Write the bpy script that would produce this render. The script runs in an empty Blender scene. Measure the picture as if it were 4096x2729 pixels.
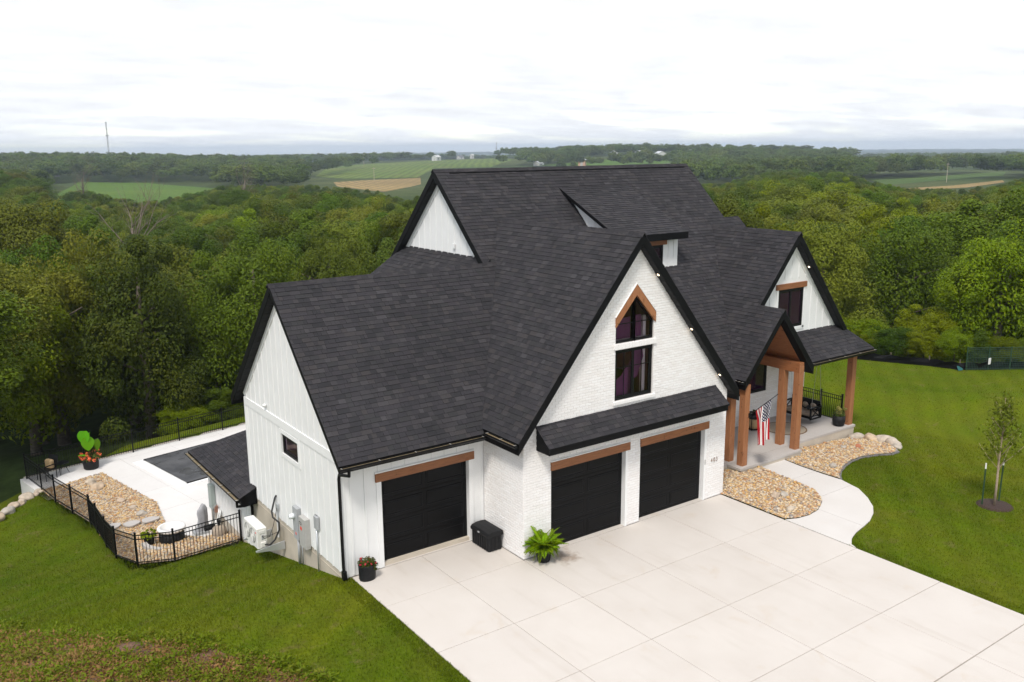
import bpy, bmesh, math, random
import numpy as np
from mathutils import Vector, Matrix
rnd = random.Random(7)
R = math.radians
sc = bpy.context.scene

# ------------------------------------------------------------------ camera
CAM = Vector((-13.042, -17.852, 10.876))
YAW, PITCH, ROLL = R(-35.446), R(-12.242), R(-0.486)
cam_data = bpy.data.cameras.new('camera')
cam_data.sensor_width = 36.0
cam_data.lens = 3526.637 / 4096 * 36.0
cam_data.clip_start = 0.3
cam_data.clip_end = 40000
cam = bpy.data.objects.new('camera', cam_data)
sc.collection.objects.link(cam)
fwd = Vector((-math.cos(PITCH) * math.sin(YAW), math.cos(PITCH) * math.cos(YAW), math.sin(PITCH)))
rt = Vector((math.cos(YAW), math.sin(YAW), 0))
up = rt.cross(fwd)
r2 = rt * math.cos(ROLL) + up * math.sin(ROLL)
u2 = -rt * math.sin(ROLL) + up * math.cos(ROLL)
mw = Matrix.Identity(4)
for i in range(3):
    mw[i][0], mw[i][1], mw[i][2], mw[i][3] = r2[i], u2[i], -fwd[i], CAM[i]
cam.matrix_world = mw
sc.camera = cam

# ------------------------------------------------------------------ sky, sun, exposure
SUN_EL, SUN_AZ = 55.0, 230.0          # azimuth clockwise from +Y
world = bpy.data.worlds.new('World')
sc.world = world
world.use_nodes = True
wn, wl = world.node_tree.nodes, world.node_tree.links
wn.clear()
def W(t, **kw):
    n = wn.new(t)
    for k, v in kw.items():
        setattr(n, k, v)
    return n
def wmath(op, a, b=None, clamp=False):
    n = W('ShaderNodeMath', operation=op, use_clamp=clamp)
    for i, v in enumerate((a, b)):
        if v is None: continue
        if isinstance(v, (int, float)): n.inputs[i].default_value = v
        else: wl.new(v, n.inputs[i])
    return n.outputs[0]
sky = W('ShaderNodeTexSky', sky_type='NISHITA', sun_disc=False, sun_elevation=R(SUN_EL), sun_rotation=R(SUN_AZ), air_density=1.0, dust_density=0.7, ozone_density=1.0)
tc = W('ShaderNodeTexCoord')
sep = W('ShaderNodeSeparateXYZ'); wl.new(tc.outputs['Generated'], sep.inputs[0])
zc = wmath('MAXIMUM', sep.outputs[2], 0.0)
den = wmath('ADD', zc, 0.10)
comb = W('ShaderNodeCombineXYZ')
wl.new(wmath('DIVIDE', sep.outputs[0], den), comb.inputs[0])
wl.new(wmath('DIVIDE', sep.outputs[1], den), comb.inputs[1])
mp = W('ShaderNodeMapping'); wl.new(comb.outputs[0], mp.inputs[0])
mp.inputs['Rotation'].default_value = (0, 0, R(35)); mp.inputs['Scale'].default_value = (0.8, 1.25, 1)
mp.inputs['Location'].default_value = (1.7, 0.6, 0)
n1 = W('ShaderNodeTexNoise'); wl.new(mp.outputs[0], n1.inputs['Vector'])
n1.inputs['Scale'].default_value = 0.85; n1.inputs['Detail'].default_value = 7; n1.inputs['Roughness'].default_value = 0.55; n1.inputs['Distortion'].default_value = 0.4
n2 = W('ShaderNodeTexNoise'); wl.new(mp.outputs[0], n2.inputs['Vector'])
n2.inputs['Scale'].default_value = 2.3; n2.inputs['Detail'].default_value = 6; n2.inputs['Roughness'].default_value = 0.6
cover = W('ShaderNodeMapRange'); wl.new(n1.outputs[0], cover.inputs[0])
cover.inputs[1].default_value = 0.30; cover.inputs[2].default_value = 0.52; cover.inputs[3].default_value = 0.25; cover.inputs[4].default_value = 1.0
bright = W('ShaderNodeMapRange'); wl.new(n2.outputs[0], bright.inputs[0])
bright.inputs[1].default_value = 0.3; bright.inputs[2].default_value = 0.7; bright.inputs[3].default_value = 0.88; bright.inputs[4].default_value = 1.07
cloud = W('ShaderNodeMix', data_type='RGBA', blend_type='MULTIPLY')
cloud.inputs[0].default_value = 1.0
cloud.inputs[6].default_value = (3.62, 3.68, 3.8, 1)
wl.new(bright.outputs[0], cloud.inputs[7])
mixs = W('ShaderNodeMix', data_type='RGBA'); wl.new(cover.outputs[0], mixs.inputs[0])
wl.new(sky.outputs[0], mixs.inputs[6]); wl.new(cloud.outputs[2], mixs.inputs[7])
bg = W('ShaderNodeBackground'); wl.new(mixs.outputs[2], bg.inputs[0]); bg.inputs[1].default_value = 0.15
wo = W('ShaderNodeOutputWorld'); wl.new(bg.outputs[0], wo.inputs[0])

sun_data = bpy.data.lights.new('sun', 'SUN')
sun_data.energy = 1.5; sun_data.angle = R(11); sun_data.color = (1.0, 0.95, 0.88)
sun = bpy.data.objects.new('sun', sun_data); sc.collection.objects.link(sun)
sdir = Vector((math.sin(R(SUN_AZ)) * math.cos(R(SUN_EL)), math.cos(R(SUN_AZ)) * math.cos(R(SUN_EL)), math.sin(R(SUN_EL))))
sun.rotation_euler = (-sdir).to_track_quat('-Z', 'Y').to_euler()
sun.location = (0, 0, 60)

sc.view_settings.view_transform = 'Standard'; sc.view_settings.look = 'None'
sc.view_settings.exposure = 1.0; sc.view_settings.gamma = 1.0; sc.view_settings.use_curve_mapping = False
sc.render.engine = 'CYCLES'
sc.cycles.use_denoising = True
sc.cycles.max_bounces = 6; sc.cycles.diffuse_bounces = 3; sc.cycles.glossy_bounces = 3
sc.cycles.transmission_bounces = 4; sc.cycles.volume_bounces = 0; sc.cycles.transparent_max_bounces = 8
sc.cycles.caustics_reflective = False; sc.cycles.caustics_refractive = False
sc.cycles.use_adaptive_sampling = True; sc.cycles.adaptive_threshold = 0.012

# ------------------------------------------------------------------ materials
MATS = {}
class NT:
    def __init__(s, name):
        s.m = bpy.data.materials.new(name); s.m.use_nodes = True
        s.n, s.l = s.m.node_tree.nodes, s.m.node_tree.links
        s.n.clear()
        s.out = s.n.new('ShaderNodeOutputMaterial')
        MATS[name] = s.m
    def new(s, t, **kw):
        n = s.n.new(t)
        for k, v in kw.items(): setattr(n, k, v)
        return n
    def put(s, sock, v):
        if hasattr(v, 'is_linked') or isinstance(v, bpy.types.NodeSocket): s.l.new(v, sock)
        elif isinstance(v, (tuple, list)) and len(v) == 3 and sock.type == 'RGBA': sock.default_value = (*v, 1)
        else: sock.default_value = v
    def coord(s, kind='Object', scale=(1, 1, 1), loc=(0, 0, 0), rot=(0, 0, 0)):
        if kind == 'World':
            src = s.new('ShaderNodeNewGeometry').outputs['Position']
        else:
            src = s.new('ShaderNodeTexCoord').outputs[kind]
        m = s.new('ShaderNodeMapping'); s.l.new(src, m.inputs[0])
        m.inputs['Scale'].default_value = scale; m.inputs['Location'].default_value = loc; m.inputs['Rotation'].default_value = rot
        return m.outputs[0]
    def noise(s, vec, scale, detail=4, rough=.55, dist=0):
        n = s.new('ShaderNodeTexNoise'); s.l.new(vec, n.inputs['Vector'])
        n.inputs['Scale'].default_value = scale; n.inputs['Detail'].default_value = detail
        n.inputs['Roughness'].default_value = rough; n.inputs['Distortion'].default_value = dist
        return n.outputs[0]
    def remap(s, v, a, b, c=0, d=1):
        n = s.new('ShaderNodeMapRange'); s.l.new(v, n.inputs[0])
        for i, x in enumerate((a, b, c, d)): n.inputs[i + 1].default_value = x
        return n.outputs[0]
    def math(s, op, a, b=None):
        n = s.new('ShaderNodeMath', operation=op); s.put(n.inputs[0], a)
        if b is not None: s.put(n.inputs[1], b)
        return n.outputs[0]
    def mix(s, f, a, b, mode='MIX'):
        n = s.new('ShaderNodeMix', data_type='RGBA', blend_type=mode)
        s.put(n.inputs[0], f); s.put(n.inputs[6], a); s.put(n.inputs[7], b)
        return n.outputs[2]
    def island(s): return s.new('ShaderNodeNewGeometry').outputs['Random Per Island']
    def orand(s): return s.new('ShaderNodeObjectInfo').outputs['Random']
    def ramp(s, v, stops):
        n = s.new('ShaderNodeValToRGB'); s.l.new(v, n.inputs[0])
        e = n.color_ramp.elements
        while len(e) < len(stops): e.new(0.5)
        for i, (p, c) in enumerate(stops): e[i].position = p; e[i].color = (*c, 1)
        return n.outputs[0]
    def bump(s, h, strength=.3, dist=.01):
        n = s.new('ShaderNodeBump'); s.l.new(h, n.inputs['Height'])
        n.inputs['Strength'].default_value = strength; n.inputs['Distance'].default_value = dist
        return n.outputs[0]
    def surf(s, color, rough=.6, normal=None, metal=0, spec=.5, emit=None, estr=0, coat=0):
        p = s.new('ShaderNodeBsdfPrincipled')
        s.put(p.inputs['Base Color'], color); s.put(p.inputs['Roughness'], rough)
        p.inputs['Metallic'].default_value = metal; p.inputs['Specular IOR Level'].default_value = spec
        p.inputs['Coat Weight'].default_value = coat
        if normal is not None: s.l.new(normal, p.inputs['Normal'])
        if emit is not None: s.put(p.inputs['Emission Color'], emit); p.inputs['Emission Strength'].default_value = estr
        s.l.new(p.outputs[0], s.out.inputs[0])
        return p

def simple(name, col, rough=.6, var=.12, nscale=6, metal=0, spec=.5, bump=0, bscale=60):
    t = NT(name); v = t.coord()
    f = t.remap(t.noise(v, nscale), .3, .7, 1 - var, 1 + var)
    c = t.mix(1.0, col, f, 'MULTIPLY')
    nb = t.bump(t.noise(v, bscale, 3), bump, .01) if bump else None
    t.surf(c, rough, nb, metal, spec)
    return t.m

simple('white_siding', (.80, .80, .79), .55, .03, 2, bump=.05, bscale=25)
simple('white_trim', (.82, .82, .81), .5, .02, 3)
simple('black_metal', (.005, .005, .0055), .45, .2, 8, spec=.2)
simple('fascia_black', (.0035, .0035, .004), .55, .15, 3, spec=.14)
simple('black_plastic', (.011, .011, .012), .6, .3, 10, spec=.25, bump=.1, bscale=80)
simple('soffit_grey', (.020, .020, .021), .6, .15, 3, spec=.2)
simple('black_door', (.0026, .0026, .003), .42, .25, 2, spec=.16, bump=.06, bscale=90)
simple('grey_metal', (.36, .37, .38), .45, .06, 6)
simple('grey_panel', (.42, .41, .39), .5, .05, 6)
simple('pale_metal', (.55, .57, .59), .35, .05, 6, metal=.5)
simple('ac_white', (.74, .73, .69), .45, .03, 4)
simple('ac_grille', (.26, .26, .25), .6, .1, 10)
simple('rubber_black', (.015, .015, .015), .6, .2, 10)
simple('red_print', (.75, .08, .05), .6, .05, 10)
simple('lens_glass', (.75, .78, .8), .15, .05, 10)
simple('tan_inside', (.20, .155, .085), .6, .35, 12)
simple('gutter_clip', (.75, .73, .68), .3, .05, 5, metal=.6)
simple('mortar', (.70, .67, .645), .9, .08, 14)
simple('joint_dark', (.30, .265, .23), .95, .3, 30)
simple('foundation', (.50, .44, .36), .9, .12, 1.4, bump=.1, bscale=30)
simple('soil', (.14, .075, .045), 1.0, .5, 3, bump=.5, bscale=20)
simple('dry_soil', (.24, .15, .085), 1.0, .4, 6, bump=.5, bscale=30)
simple('mulch', (.045, .026, .02), 1.0, .6, 40, bump=.8, bscale=80)
simple('bark', (.13, .105, .08), .95, .4, 6, bump=.6, bscale=14)
simple('pale_bark', (.36, .27, .20), .9, .25, 8, bump=.3, bscale=20)
simple('dead_wood', (.17, .135, .105), .9, .3, 5)
simple('cushion_tan', (.33, .27, .21), .9, .12, 10, bump=.15, bscale=120)
simple('cushion_dark', (.02, .02, .022), .9, .2, 10)
simple('barrel_wood', (.42, .29, .15), .6, .15, 8)
simple('rug', (.36, .30, .23), .95, .15, 30, bump=.3, bscale=200)
simple('rug_rim', (.16, .10, .055), .95, .2, 20)
simple('stake_green', (.018, .055, .025), .6, .2, 10)
simple('net_green', (.015, .045, .03), .8, .2, 10)
simple('teal', (.01, .09, .085), .5, .1, 6)
simple('tarp_grey', (.36, .36, .38), .8, .12, 5, bump=.3, bscale=12)
simple('box_green', (.33, .38, .36), .5, .05, 6)
simple('copper', (.40, .20, .13), .5, .1, 8)
simple('pool_water', (.015, .017, .02), .06, .1, 2)
simple('barn_white', (.52, .52, .50), .6, .04, .3)
simple('barn_tan', (.55, .33, .20), .7, .06, .3)
simple('barn_roof', (.52, .53, .54), .5, .06, .2)
simple('grey_roof', (.12, .12, .13), .7, .1, .5)
simple('tower_metal', (.33, .33, .34), .5, .1, .5)
simple('pole_wood', (.42, .36, .28), .9, .1, 2)
simple('interior_wall', (.30, .12, .28), .8, .25, 1.0)
simple('interior_dark', (.02, .012, .02), .8, .25, 1.0)
simple('curb_dark', (.16, .15, .145), .9, .2, 9)
simple('sign_white', (.80, .78, .76), .5, .02, 9)
simple('chain_metal', (.42, .43, .44), .4, .1, 9, metal=.5)
simple('leather_stone', (.48, .40, .31), .9, .2, 3, bump=.3, bscale=14)
simple('number_bronze', (.26, .18, .14), .5, .1, 9)
simple('red_rock', (.40, .15, .08), .9, .2, 5, bump=.3, bscale=18)
simple('purple_reflection', (.20, .05, .175), .8, .25, 1.5)  # purple film reflection of the gable windows, put into the colour
simple('flag_pole_metal', (.02, .02, .02), .3, .1, 9)

def wood(name, a, b, scale=(3, 3, 20)):
    t = NT(name); v = t.coord('Object', scale)
    n = t.noise(v, 2.2, 6, .6, .4)
    c = t.ramp(n, [(.25, a), (.75, b)])
    k = t.noise(t.coord(), 7, 2)
    c = t.mix(t.remap(k, .66, .72, 0, .55), c, tuple(x * .35 for x in a))
    t.surf(c, .55, t.bump(n, .25, .01), spec=.35)
wood('cedar_x', (.19, .071, .028), (.33, .138, .058), (1.5, 14, 14))
wood('cedar_z', (.25, .099, .041), (.40, .178, .080), (14, 14, 1.2))
wood('cedar_y', (.22, .080, .028), (.36, .145, .058), (12, 1.2, 12))

t = NT('brick'); i = t.island()
v = t.coord()
c = t.ramp(i, [(0, (.775, .75, .73)), (.5, (.81, .79, .775)), (1, (.83, .82, .81))])
worn = t.remap(t.noise(v, 9, 5, .65), .58, .80, 0, .28)
c = t.mix(worn, c, (.66, .56, .50))
t.surf(c, .75, t.bump(t.noise(v, 55, 4), .35, .006), spec=.3)

def shingle_mat(name, ridge=False):
    t = NT(name); i = t.island(); o = t.orand()
    v = t.coord('World')
    f = t.math('FRACT', t.math('ADD', i, o))
    c = t.ramp(f, [(0, (.0195, .0190, .0206)), (.2, (.0240, .0230, .0254)), (.45, (.0290, .0265, .0295)), (.62, (.0255, .0250, .0258)), (.78, (.0330, .0306, .0330)), (.9, (.0345, .0310, .0312)), (1, (.0405, .0380, .0408))])
    gran = t.remap(t.noise(v, 120, 3, .7), .25, .75, .62, 1.4)
    c = t.mix(1, c, gran, 'MULTIPLY')
    big = t.remap(t.noise(v, .7, 4), .3, .7, .88, 1.15)
    c = t.mix(1, c, big, 'MULTIPLY')
    c = t.mix(1, c, (1.12, 1.12, 1.14), 'MULTIPLY')
    t.surf(c, .92, t.bump(t.noise(v, 160, 2), .4, .004), spec=.25)
shingle_mat('shingle')

# concrete: pale, stained
def concrete(name, base, stain, stained=.5, world=True):
    t = NT(name); v = t.coord('World')
    o = t.orand()
    c = t.mix(t.remap(t.noise(v, .55, 5, .6), .35, .7), base, tuple(x * y for x, y in zip(base, (.93, .92, .91))))
    s1 = t.remap(t.noise(v, 1.1, 6, .65, .6), .60, .78, 0, stained)
    c = t.mix(s1, c, stain)
    s2 = t.remap(t.noise(v, 3.3, 5, .7), .70, .80, 0, stained * .8)
    c = t.mix(s2, c, tuple(x * .62 for x in stain))
    s3 = t.remap(t.noise(v, 17, 2, .5), .765, .80, 0, .75)
    c = t.mix(s3, c, (.12, .10, .09))
    if name == 'concrete':
        tr_ = t.remap(t.noise(t.coord('World', (1.6, .22, 1)), 1.3, 5, .65, .3), .54, .72, 0, .4)
        c = t.mix(tr_, c, tuple(x * y for x, y in zip(base, (.80, .77, .73))))
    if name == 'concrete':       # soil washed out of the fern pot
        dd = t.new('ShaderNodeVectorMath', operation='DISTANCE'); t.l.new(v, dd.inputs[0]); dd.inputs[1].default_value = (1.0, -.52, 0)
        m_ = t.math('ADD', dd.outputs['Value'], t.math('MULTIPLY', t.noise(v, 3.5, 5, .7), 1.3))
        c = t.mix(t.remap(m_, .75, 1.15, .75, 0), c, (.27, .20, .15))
    grain = t.remap(t.noise(v, 45, 4, .7), .25, .75, .93, 1.06)
    c = t.mix(1, c, grain, 'MULTIPLY')
    c = t.mix(1, c, t.remap(o, 0, 1, .985, 1.01), 'MULTIPLY')
    t.surf(c, .85, t.bump(t.noise(v, 90, 3), .12, .004), spec=.3)
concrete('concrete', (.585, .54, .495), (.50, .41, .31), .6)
concrete('concrete_walk', (.62, .59, .56), (.58, .50, .42), .25)
concrete('concrete_porch', (.47, .44, .415), (.36, .31, .27), .35)
concrete('patio_concrete', (.70, .68, .66), (.60, .55, .49), .25)

# lawn
t = NT('lawn'); v = t.coord('World')
big = t.noise(v, .16, 4, .6, .6); med = t.noise(v, .9, 5, .65, .3); fine = t.noise(v, 14, 4, .7)
c = t.ramp(big, [(.28, (.045, .080, .003)), (.5, (.074, .113, .004)), (.72, (.122, .138, .006))])
c = t.mix(t.remap(med, .35, .7, 0, .55), c, (.10, .105, .012))
c = t.mix(t.remap(t.noise(v, 1.7, 5, .7, .5), .58, .74, 0, .75), c, (.15, .115, .05))
wv = t.new('ShaderNodeTexWave', wave_type='BANDS', bands_direction='X'); t.l.new(t.coord('World', (1, 1, 1), (0, 0, 0), (0, 0, .9)), wv.inputs[0]); wv.inputs['Scale'].default_value = .33; wv.inputs['Distortion'].default_value = 1.6
c = t.mix(1, c, t.remap(wv.outputs[1], 0, 1, .94, 1.06), 'MULTIPLY')
c = t.mix(1, c, t.remap(fine, .2, .8, .6, 1.35), 'MULTIPLY')
t.surf(c, .95, t.bump(fine, .6, .03), spec=.04)

def leaf_mat(name, a, b, trans=.2, yellow=(.16, .15, .02), yl=.1, spec=.08, wnoise=.25):
    t = NT(name); i = t.island(); o = t.orand(); v = t.coord('World')
    c = t.mix(t.remap(i, 0, 1, .22, .78), a, b)
    c = t.mix(t.remap(t.noise(v, wnoise, 3), .55, .75, 0, .5), c, yellow)
    c = t.mix(t.remap(i, 1 - yl, 1 - yl + .01, 0, .35), c, yellow)
    hs = t.new('ShaderNodeHueSaturation'); t.l.new(c, hs.inputs['Color'])
    t.l.new(t.remap(o, 0, 1, .490, .522), hs.inputs['Hue'])
    vv = t.math('MULTIPLY', t.math('FRACT', t.math('MULTIPLY', o, 7.31)), .75)
    t.l.new(t.math('ADD', vv, .74), hs.inputs['Value'])
    hs.inputs['Saturation'].default_value = 1.05
    d = t.new('ShaderNodeBsdfPrincipled'); t.l.new(hs.outputs[0], d.inputs['Base Color']); d.inputs['Roughness'].default_value = .55
    d.inputs['Specular IOR Level'].default_value = spec
    tr = t.new('ShaderNodeBsdfTranslucent'); t.l.new(t.mix(1, hs.outputs[0], (1.25, 1.2, .6), 'MULTIPLY'), tr.inputs[0])
    mx = t.new('ShaderNodeMixShader'); mx.inputs[0].default_value = trans
    t.l.new(d.outputs[0], mx.inputs[1]); t.l.new(tr.outputs[0], mx.inputs[2]); t.l.new(mx.outputs[0], t.out.inputs[0])
leaf_mat('leaf_olive', (.082, .098, .012), (.142, .156, .024), yellow=(.165, .158, .022))
leaf_mat('leaf_green', (.054, .088, .009), (.098, .140, .016), yellow=(.125, .145, .016))
leaf_mat('leaf_bright', (.092, .126, .008), (.160, .19, .014), yellow=(.19, .185, .015))
leaf_mat('leaf_dark', (.042, .068, .010), (.076, .105, .016), yellow=(.11, .115, .016))
leaf_mat('leaf_far', (.056, .086, .018), (.105, .138, .028), yellow=(.15, .155, .025), trans=.2, wnoise=.02)
leaf_mat('fern_leaf', (.13, .22, .010), (.24, .33, .025), trans=.35, yellow=(.22, .24, .03), yl=.15)
leaf_mat('pot_leaf', (.035, .060, .014), (.085, .105, .030), trans=.25)
leaf_mat('elephant_leaf', (.10, .24, .015), (.16, .36, .03), trans=.35, yellow=(.16, .36, .03), yl=.01)
leaf_mat('hydrangea_leaf', (.17, .16, .045), (.30, .28, .10), trans=.2, yellow=(.36, .34, .16), yl=.2)
leaf_mat('weed_leaf', (.065, .105, .008), (.15, .175, .018), trans=.25, yellow=(.13, .10, .025), yl=.2, wnoise=.8)
leaf_mat('weed_dry', (.18, .10, .048), (.30, .185, .075), trans=.2, yellow=(.11, .10, .03), yl=.3, wnoise=.8)
def grass_mat(name):
    t = NT(name); i = t.island(); v = t.coord('World')
    big = t.noise(v, .16, 4, .6, .6); med = t.noise(v, .9, 5, .65, .3)
    c = t.ramp(big, [(.28, (.050, .088, .003)), (.5, (.081, .123, .004)), (.72, (.132, .150, .007))])
    c = t.mix(t.remap(med, .35, .7, 0, .55), c, (.11, .112, .012))
    c = t.mix(t.remap(t.noise(v, 1.7, 5, .7, .5), .58, .74, 0, .7), c, (.15, .115, .05))
    wv = t.new('ShaderNodeTexWave', wave_type='BANDS', bands_direction='X'); t.l.new(t.coord('World', (1, 1, 1), (0, 0, 0), (0, 0, .9)), wv.inputs[0]); wv.inputs['Scale'].default_value = .33; wv.inputs['Distortion'].default_value = 1.6
    c = t.mix(1, c, t.remap(wv.outputs[1], 0, 1, .94, 1.06), 'MULTIPLY')
    c = t.mix(1, c, t.remap(i, 0, 1, .75, 1.35), 'MULTIPLY')
    t.surf(c, .8, spec=.04)
grass_mat('grass_blade')
simple('flower_orange', (.85, .17, .06), .6, .2, 20)
simple('flower_red', (.60, .02, .06), .6, .2, 20)

t = NT('gravel_stone'); i = t.island(); o = t.orand(); f = t.math('FRACT', t.math('ADD', i, o))
c = t.ramp(f, [(0, (.50, .29, .10)), (.16, (.58, .40, .19)), (.33, (.58, .46, .31)), (.48, (.62, .50, .35)), (.6, (.34, .24, .15)), (.74, (.48, .25, .11)), (.88, (.24, .215, .20)), (1, (.66, .58, .47))])
t.surf(c, .75, spec=.3)
t = NT('boulder'); o = t.orand(); v = t.coord()
c = t.ramp(o, [(0, (.48, .36, .25)), (.3, (.52, .43, .33)), (.6, (.40, .36, .31)), (.8, (.46, .36, .27)), (1, (.55, .50, .44))])
c = t.mix(1, c, t.remap(t.noise(v, 6, 5), .3, .7, .75, 1.2), 'MULTIPLY')
t.surf(c, .85, t.bump(t.noise(v, 18, 4), .4, .02), spec=.25)

t = NT('pool_cover_fabric'); v = t.coord('World')
c = t.mix(t.remap(t.noise(v, .8, 4, .6), .4, .65), (.065, .066, .070), (.115, .116, .12))
ro = t.remap(t.noise(v, .6, 3, .6, .5), .50, .58, .65, .12)
t.surf(c, ro, t.bump(t.noise(v, 6, 3), .15, .02), spec=.4)

def field_mat(name, a, b, rows, ang, dry=None):
    t = NT(name); v = t.coord('World', (1, 1, 1), (0, 0, 0), (0, 0, ang))
    w = t.new('ShaderNodeTexWave', wave_type='BANDS', bands_direction='X'); t.l.new(v, w.inputs[0])
    w.inputs['Scale'].default_value = rows; w.inputs['Distortion'].default_value = 2.5; w.inputs['Detail'].default_value = 3; w.inputs['Detail Scale'].default_value = .4
    n = t.noise(v, .012, 5, .6)
    c = t.mix(t.remap(n, .35, .65), a, b)
    c = t.mix(1, c, t.remap(w.outputs[1], 0, 1, .72, 1.2), 'MULTIPLY')
    c = t.mix(1, c, t.remap(t.noise(v, .6, 4, .7), .3, .7, .75, 1.25), 'MULTIPLY')
    if dry: c = t.mix(t.remap(t.noise(v, .02, 4, .6), .55, .68, 0, .8), c, dry)
    t.surf(c, .95, spec=.1)
field_mat('field_green', (.070, .115, .014), (.115, .150, .026), .045, .6, (.14, .13, .04))
field_mat('field_bright', (.060, .12, .010), (.085, .14, .014), .10, 1.1)
field_mat('field_tan', (.21, .15, .06), (.28, .20, .08), .06, .3)
field_mat('field_dark', (.048, .090, .016), (.072, .112, .020), .06, -.4)
t = NT('terrain'); v = t.coord('World')
c = t.mix(t.remap(t.noise(v, .006, 5, .6), .4, .6), (.045, .068, .018), (.080, .095, .030))
c = t.mix(t.remap(t.noise(v, .05, 5, .7), .45, .7), c, (.030, .045, .012))
c = t.mix(1, c, t.remap(t.noise(v, .9, 4, .7), .3, .7, .6, 1.3), 'MULTIPLY')
t.surf(c, 1.0, spec=.05)

def glass_mat(name):
    t = NT(name)
    tr = t.new('ShaderNodeBsdfTransparent'); tr.inputs[0].default_value = (.85, .78, .85, 1)
    gl = t.new('ShaderNodeBsdfGlossy'); gl.inputs['Roughness'].default_value = .02; gl.inputs[0].default_value = (.9, .9, .9, 1)
    fr = t.new('ShaderNodeFresnel'); fr.inputs[0].default_value = 1.5
    mx = t.new('ShaderNodeMixShader'); t.l.new(fr.outputs[0], mx.inputs[0]); t.l.new(tr.outputs[0], mx.inputs[1]); t.l.new(gl.outputs[0], mx.inputs[2])
    t.l.new(mx.outputs[0], t.out.inputs[0])
glass_mat('window_glass')
simple('dark_glass', (.022, .006, .022), .04, .1, 2)
t = NT('lamp_glow'); t.surf((.9, .6, .3), .5, emit=(1.0, .62, .30), estr=2.2)
t = NT('soffit_lamp'); t.surf((1, .9, .8), .5, emit=(1.0, .72, .42), estr=2.0)

# ------------------------------------------------------------------ mesh helpers
col = sc.collection
def mesh_obj(name, verts, faces, mat, parent=None, smooth=False, recalc=False):
    me = bpy.data.meshes.new(name)
    me.from_pydata([tuple(v) for v in verts], [], faces)
    if recalc:
        bm = bmesh.new(); bm.from_mesh(me); bmesh.ops.recalc_face_normals(bm, faces=bm.faces); bm.to_mesh(me); bm.free()
    if smooth: me.polygons.foreach_set('use_smooth', [True] * len(me.polygons))
    me.materials.append(MATS[mat])
    me.update()
    o = bpy.data.objects.new(name, me); col.objects.link(o)
    if parent: o.parent = parent
    return o
def quads_obj(name, V, mat, parent=None, nper=4):
    """V: numpy (n, nper, 3): every face its own island"""
    n = len(V); me = bpy.data.meshes.new(name)
    me.vertices.add(n * nper); me.vertices.foreach_set('co', np.ascontiguousarray(V, dtype=np.float32).ravel())
    me.loops.add(n * nper); me.loops.foreach_set('vertex_index', np.arange(n * nper, dtype=np.int32))
    me.polygons.add(n); me.polygons.foreach_set('loop_start', np.arange(0, n * nper, nper, dtype=np.int32))
    me.update(calc_edges=True); me.materials.append(MATS[mat])
    o = bpy.data.objects.new(name, me); col.objects.link(o)
    if parent: o.parent = parent
    return o
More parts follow.
